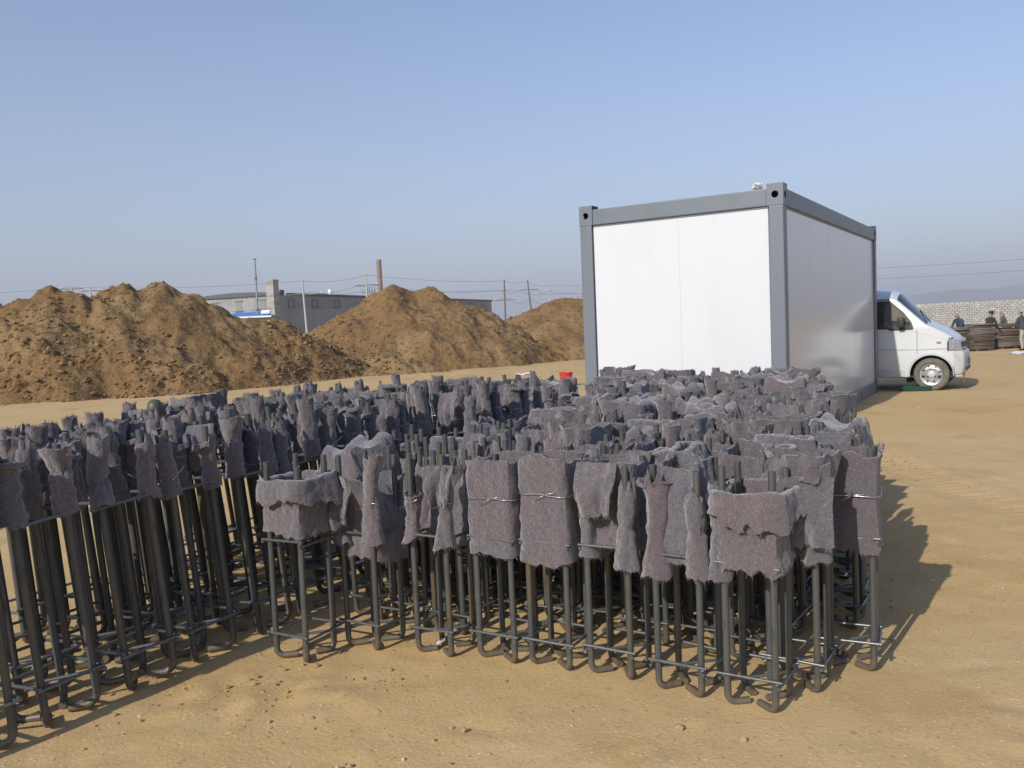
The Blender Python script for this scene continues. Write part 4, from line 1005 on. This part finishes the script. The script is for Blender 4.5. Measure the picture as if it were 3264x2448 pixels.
Q['c'] = pole(963, 891, 90, 'pale concrete pole with one crossarm standing before the workshop wall', .035, ((1.55, 4.2),))
Q['d'] = pole(1166, 872, 97, 'pole with transformer and one crossarm beside the brick chimney', 0, ((1.3, 2.6),), True)
Q['e'] = pole(1607, 892, 120, 'dark pole with two crossarms rising from the dip between the heaps', -.01, ((1.5, 1.2), (2.8, 3.0)), m=M_poled)
Q['f'] = pole(1681, 892, 122, 'leaning dark pole with one crossarm above the rounded heap', .085, ((1.4, 3.0),), m=M_poled)
Q['g'] = pole(1750, 908, 140, 'pale pole with two short crossarms above the rounded heap', 0, ((1.0, 1.0), (3.0, 2.8)))
Q['h'] = pole(1635, 997, 375, 'small far pole seen low between the two heaps', 0, ((1.5, 3.5),), r=.16)
Q['i'] = pole(1849, 928, 150, 'far pole half hidden by the edge of the cabin', 0, ((1.0, 1.6),))
lft = aty(-330, 930, 92); hid = aty(2250, 872, 120); rgt = aty(3560, 800, 92)
mb = MB().tube([(0, 0, 0), (0, 0, hid[2])], [.15, .1], 8); tag(mb.build('utility_pole', M_pole, None, 60, (hid[0], hid[1], 0)), 'pole standing out of sight behind the cabin', 'utility pole', 'utility poles beyond the soil heaps')
def cable(p, q, dz, dx, sag, label, r=.022):
    n = 21; t = np.linspace(0, 1, n)[:, None]; P = np.asarray(p)+(np.asarray(q)-np.asarray(p))*t; P[:, 2] += -dz-4*sag*(t*(1-t))[:, 0]; P[:, 0] += dx
    tag(MB().tube(P-P[0], r, 5).build('overhead_cable', M_cable, None, 180, P[0].tolist()), label, 'cable', 'overhead cables')
spans = [('lft', 'a', 'slung towards the two crossarmed poles'), ('a', 'c', 'slung over the long soil heap'), ('c', 'd', 'slung over the workshop roof'), ('d', 'e', 'slung past the brick chimney'), ('e', 'f', 'slung between the dark poles'), ('f', 'g', 'slung over the rounded heap'), ('g', 'hid', 'running behind the cabin'), ('hid', 'rgt', 'crossing the sky behind the van')]
Q['lft'], Q['hid'], Q['rgt'] = lft, hid, rgt
for a, b, txt in spans:
    for k, (dz, dx) in enumerate(((.15, 0), (1.35, -1.1), (1.35, 1.1), (2.6, .3))):
        if a == 'hid' and k > 1: continue
        cable(Q[a], Q[b], dz, dx, .35+.12*k, ('upper' if k == 0 else 'lower')+' thin dark cable '+txt, (.014 if a != 'hid' else .013))

# ------------------------------------------------------------------ right: brick wall, stacked panels, people
M_brick = mat('pale_block', (.36, .355, .33), .9, var=.0, noise=[(3.1, .42, .58, (.31, .305, .28), .9), ((4, 4, 12), .60, .66, (.66, .66, .64), .8)])
M_brickc = mat('block_core', (.2, .2, .19), .9)
w0, w1 = aty(2860, 977, 50), aty(3480, 942, 46)
dwl = (w1-w0)[:2]; lw = np.linalg.norm(dwl); aw = math.atan2(dwl[1], dwl[0]); gz = -.5
bw = thing('block_stack', 'long stack of pale grey blocks laid in courses behind the workers', 'block stack', (w0[0], w0[1], gz), aw)
MB().box((.1, .14, 0), (lw-.1, 1.5, w0[2]-gz-.06)).build('core', M_brickc, bw)
rg = np.random.default_rng(4); mb = MB(); ncs = int((w0[2]-gz)/.125)
for c in range(ncs+1):
    x = -.1+.12*(c % 2)
    while x < lw:
        l = .235; j = rg.normal(size=3)*.008
        if c < ncs or rg.random() < .96: mb.box((x+.002, j[0], c*.125), (x+l-.002, .22+j[0], c*.125+.112+.4*abs(j[1])))
        x += l+.012
ob = mb.build('block', M_brick, bw); ob['kind'] = 'stuff'
PC = [mat('panel_%s' % n, c, .85, noise=[((2, 2, 9), .45, .65, tuple(q*.6 for q in c), .8)]) for n, c in (('brown', (.13, .092, .066)), ('rust', (.135, .08, .062)), ('olive', (.12, .115, .08)), ('grey', (.20, .18, .155)))]
def stack(px0, px1, pyb, pyt, label, seed, depth=.95):
    a, b = at(px0, pyb, gz), at(px1, pyb-(px1-px0)*.05, gz); a = aty(px0, pyb, a[1]); w = b[0]-a[0]; top = aty((px0+px1)/2, pyt, a[1])[2]-gz
    o = thing('panel_stack', label, 'panel stack', (a[0], a[1], gz), .05, 'stacks of formwork panels'); rr = random.Random(seed); z = 0; mesh = {}
    th = .062
    for k in range(2): MB().box((w*(.15+.6*k), 0, 0), (w*(.15+.6*k)+.09, depth, .07)).build('bearer', PC[0], o)
    z = .072
    while z < top-th:
        mi = rr.randrange(4)
        if mi not in mesh: mesh[mi] = MB().bbox((0, 0, 0), (w, depth, th-.014), .006).mesh('panel', PC[mi], 40)
        link('panel', mesh[mi], o, (rr.uniform(-.03, .03), rr.uniform(-.05, .05), z), rr.uniform(-.03, .03)); z += th
    return o
stack(3030, 3098, 1122, 1040, 'stack of brown formwork panels closest to the nose of the van', 1)
stack(3103, 3166, 1120, 1030, 'stack of brown formwork panels where the capped man leans', 2)
stack(3181, 3249, 1113, 1027, 'stack of reddish formwork panels past the gap behind the capped man', 3)
stack(3268, 3330, 1110, 1035, 'stack of formwork panels beyond the worker in pale trousers', 4)
M_skin = mat('skin', (.42, .24, .16), .6); M_hair = mat('dark_hair', (.02, .018, .016), .6)
def person(px, pytop, d, face, label, jacket, trousers, cap=None, lean=.12, reach=.2, hgt=1.68, gzz=gz):
    p = aty(px, pytop, d); s = hgt/1.70
    t = thing('person', label, 'person', (p[0], d, gzz), face); f = lean
    V, E, Rr = [], [], []
    def ch(pts, start=None):
        k = start
        for q in pts:
            V.append(np.array(q[:3])*s); Rr.append(q[3]*s if len(q) == 4 else q[3]*s); n = len(V)-1
            if k is not None: E.append((k, n))
            k = n
        return k
    hip = ch([(0, 0, .92, .15)]); chest = ch([(f*.5, 0, 1.12, .145), (f, 0, 1.32, .17), (f*1.15, 0, 1.42, .11), (f*1.25, 0, 1.50, .055)], hip)
    hb = ch([(f*1.3+.02, 0, 1.57, .085), (f*1.3+.03, 0, 1.63, .10), (f*1.3+.02, 0, 1.675, .075)], chest)
    ch([(f*1.3+.125, 0, 1.595, .018)], hb-1)                                   # nose
    for sy in (-1, 1):
        ch([(f*1.3, sy*.105, 1.60, .02)], hb-1)                                # ears
        sh = ch([(f, sy*.20, 1.38, .075), (f+.10, sy*.25, 1.12, .055), (f+.10+reach, sy*.20, 1.00, .045), (f+.16+reach, sy*.19, .99, .04)], 2)
        for q in range(4): ch([(f+.21+reach, sy*(.155+.022*q), .985, .011), (f+.245+reach-.006*abs(q-1), sy*(.155+.022*q), .965, .009)], sh)
        ch([(f+.19+reach, sy*.13, .985, .012), (f+.215+reach, sy*.12, .97, .010)], sh)
        ch([(0, sy*.10, .85, .10), (.04, sy*.11, .48, .07), (-.02, sy*.11, .12, .05), (-.01, sy*.11, .05, .05), (.14, sy*.12, .035, .04)], hip)
    me = bpy.data.meshes.new('tmp'); me.from_pydata([v.tolist() for v in V], E, [])
    ob = bpy.data.objects.new('tmp', me); COL.objects.link(ob)
    md = ob.modifiers.new('s', 'SKIN'); md.use_smooth_shade = True
    for k, sv in enumerate(me.skin_vertices[0].data): sv.radius = (Rr[k], Rr[k]); sv.use_root = (k == 0)
    ob.modifiers.new('b', 'SUBSURF').levels = 1
    dg = bpy.context.evaluated_depsgraph_get(); m2 = bpy.data.meshes.new_from_object(ob.evaluated_get(dg)); bpy.data.objects.remove(ob)
    m2.name = 'body'
    for mm in (jacket, trousers, M_skin, M_hair): m2.materials.append(mm)
    for pl in m2.polygons:
        c = pl.center/s; pl.use_smooth = True
        pl.material_index = 1 if c.z < .90 and abs(c.y) < .18 and c.x < .3+f else 0
        if c.x > f+reach+.13 and c.z < 1.1: pl.material_index = 2
        if c.z > 1.475: pl.material_index = 3 if (c.z > 1.635 or c.x < f*1.3-.02) else 2
        if c.z < .09: pl.material_index = 3
    b = link('body', m2, t)
    if cap:
        c = MB().lathe([(.118, 0), (.122, .03), (.112, .075), (.07, .10), (.0001, .108)], 18, 0, lambda Vv: (Vv+np.array([f*1.3+.02, 0, 1.635]))*s).build('cap', cap, t, 60)
        g_ = np.linspace(-1, 1, 9); G = np.array([[(f*1.3+.02+(.112+k*.07)*math.cos(a*1.0), (.112+k*.05)*math.sin(a*1.0), 1.642-.012*k) for a in g_] for k in (0, 1)])*s
        MB().sheet(G, .008).build('cap_peak', cap, c)
    return t
cl = lambda n, c: mat(n, c, .9, noise=[(12, .5, .7, tuple(q*.7 for q in c), .7)])
person(3067, 1002, 38.0, R(-160), 'stooping worker in dark blue jacket beside the panel stacks', cl('blue_jacket', (.04, .055, .085)), cl('dark_trousers', (.04, .04, .045)), None, .22, .12)
person(3151, 988, 38.2, R(-75), 'man in dark jacket and flat cap leaning on a panel stack', cl('black_jacket', (.03, .04, .038)), cl('grey_trousers', (.05, .05, .052)), cl('cap_cloth', (.02, .02, .024)), .10, .18)
person(3205, 996, 39.5, R(150), 'worker in greenish grey clothes behind the reddish panel stack', cl('olive_jacket', (.085, .095, .075)), cl('olive_trousers', (.07, .07, .06)), None, .10, .10)
person(3262, 994, 36.0, R(120), 'worker in dark jacket and pale trousers walking past the stacks', cl('slate_jacket', (.05, .06, .07)), cl('pale_trousers', (.36, .33, .28)), None, .08, .05)
# bundle of dark sheeting seen over the bonnet
M_tarp = mat('dark_sheeting', (.05, .055, .055), .7, noise=[(4, .5, .6, (.22, .23, .23), .8)])
p = aty(2982, 1045, 35); bt = thing('sheeting_pile', 'crumpled pile of dark sheeting seen over the van bonnet', 'sheeting', (p[0], 35, gz))
for k in range(3):
    U, V_ = np.meshgrid(np.linspace(0, 2*math.pi, 20), np.linspace(.05, math.pi/2, 9)); rr = (.34-.05*k)*(1+.25*fbm(np.cos(U)*2+k*5, np.sin(U)*2, V_*2+k, 3))
    hgt_ = (p[2]-gz)*1.0*(1.12-.1*k)
    MB().sheet(np.stack([rr*np.cos(U)*np.sin(V_+.25)+(k-1)*.42, rr*np.sin(U)*np.sin(V_+.25), hgt_*np.cos(V_)*(1+.1*fbm(np.cos(U)*2, np.sin(U)*2, 3.+k))], -1)[::-1], .01).build('sheet_fold', M_tarp, bt, 60)

# ------------------------------------------------------------------ small things
p = at(1805, 1229); M_red = mat('red_plastic', (.58, .035, .025), .35)
bk = thing('bucket', 'red plastic bucket standing on bare ground between the heaps and the felt', 'bucket', (p[0], p[1], 0))
MB().lathe([(.0001, .012), (.105, .012), (.11, 0), (.115, .0), (.150, .27), (.158, .27), (.160, .30), (.148, .30), (.142, .27), (.108, .02), (.0001, .018)], 28).build('pail', M_red, bk, 50)
t_ = np.linspace(0, math.pi, 15); MB().tube(np.stack([.155*np.cos(t_), -.05-.12*np.sin(t_), .285-.12*np.sin(t_)], -1), .004, 6).build('handle', M_wire, bk)
M_green = mat('dark_green_paint', (.020, .050, .036), .75, spec=.2, noise=[(14, .55, .7, (.04, .05, .04), .6)])
p = at(2918, 1246)
gb = thing('toolbox', 'dark green metal box lying open on the ground by the front wheel', 'toolbox', (p[0], p[1], 0), YW)
MB().bbox((-.22, -.10, 0), (.24, .16, .035), .008).build('tray', M_green, gb, 40)
for lo, hi in (((-.22, -.10, .035), (.24, -.085, .085)), ((-.22, .145, .035), (.24, .16, .085)), ((-.22, -.085, .035), (-.205, .145, .085)), ((.225, -.085, .035), (.24, .145, .085))): MB().box(lo, hi).build('tray_wall', M_green, gb)
def TL(V): c, s = math.cos(R(74)), math.sin(R(74)); return np.stack([V[:, 0], .165+V[:, 1]*c-V[:, 2]*s, .08+V[:, 1]*s+V[:, 2]*c], -1)
MB().bbox((-.16, 0, 0), (.30, .24, .02), .006, 0, TL).build('lid', M_green, gb)
p = at(1668, 1197, 0); o = MB(); U, V_ = np.meshgrid(np.linspace(-1, 1, 9), np.linspace(-1, 1, 7)); o.sheet(np.stack([U*.22, V_*.14, .03+.03*fbm(U*2, V_*2, 3.)], -1), .006)
tag(o.build('paper_scrap', M_whitep, None, 60, (p[0], p[1]+.5, 0)), 'white scrap of sheet on the ground before the heaps', 'scrap')
p = at(3255, 1128, gz); o = MB(); o.sheet(np.stack([U*.35, V_*.4, .05+.05*fbm(U*2, V_*2, 8.)], -1), .01)
tag(o.build('sheet_scrap', M_whitep, None, 60, (p[0], p[1], gz)), 'pale crumpled sheet on the ground near the panel stacks', 'scrap')
p = at(371, 1310, 1.0)
tc_ = min(TALLS, key=lambda o: (o.location.x-p[0])**2+(o.location.y-p[1])**2)
p = np.array(Matrix.Translation(tc_.location) @ tc_.rotation_euler.to_matrix().to_4x4() @ Vector((TALL.hs, TALL.hs, .955)))
M_olive = mat('olive_plastic', (.075, .075, .045), .5)
tag(MB().lathe([(.036, -.03), (.040, .02), (.038, .05), (.024, .07), (.0001, .076)], 18).build('bolt_cap', M_olive, None, 50, p.tolist()), 'dark olive rounded cap pushed over a bolt end among the tall felt rolls', 'cap')
p = at(1395, 2068); o = MB(); o.sheet(np.stack([U*.035, V_*.014, .02+.012*fbm(U*2, V_*2, 5.)+.02*U], -1), .003)
tag(o.build('foil_scrap', mat('pinkish_film', (.45, .36, .32), .5), None, 60, (p[0], p[1], 0)), 'pale plastic shred caught at the foot of a front cage', 'scrap')

# ------------------------------------------------------------------ far hills and the air
M_hill = mat('dry_hillside', (.16, .14, .10), .95, noise=[(.004, .45, .6, (.11, .115, .075), .8)])
nx, ny = 160, 24; hx = np.linspace(600, 4300, nx); hy = np.linspace(3000, 4200, ny); HY, HX = np.meshgrid(hy, hx, indexing='ij')
env = np.sin(np.pi*np.linspace(0, 1, ny))[:, None]; pr_ = np.interp(hx/3600*2730+1632, [2200, 2700, 2900, 3000, 3150, 3264, 3600, 4400], [0, 25, 62, 88, 80, 90, 100, 60])
HZ = env*pr_[None]*(1+.18*fbm(HX/260, HY/260, 4., 4))-1
structure(link('hills', grid_mesh('hills', np.stack([HX, HY, HZ], -1).reshape(-1, 3), ny, nx, M_hill)))
HAZE = 0.0005
if HAZE:
    hm = bpy.data.materials.new('haze_air'); hm.use_nodes = True; nt = hm.node_tree; nt.nodes.clear()
    out = nt.nodes.new('ShaderNodeOutputMaterial'); pv = nt.nodes.new('ShaderNodeVolumePrincipled'); pv.inputs['Color'].default_value = (.78, .80, .88, 1); pv.inputs['Density'].default_value = HAZE; pv.inputs['Anisotropy'].default_value = .0
    nt.links.new(pv.outputs[0], out.inputs['Volume'])
    hz = MB().box((-4720, -4720, -1.6), (4720, 4740, 135)).build('haze', hm); hz['kind'] = 'stuff'; hz['label'] = 'thin pale haze over the yard and the far hills'; hz['category'] = 'haze'
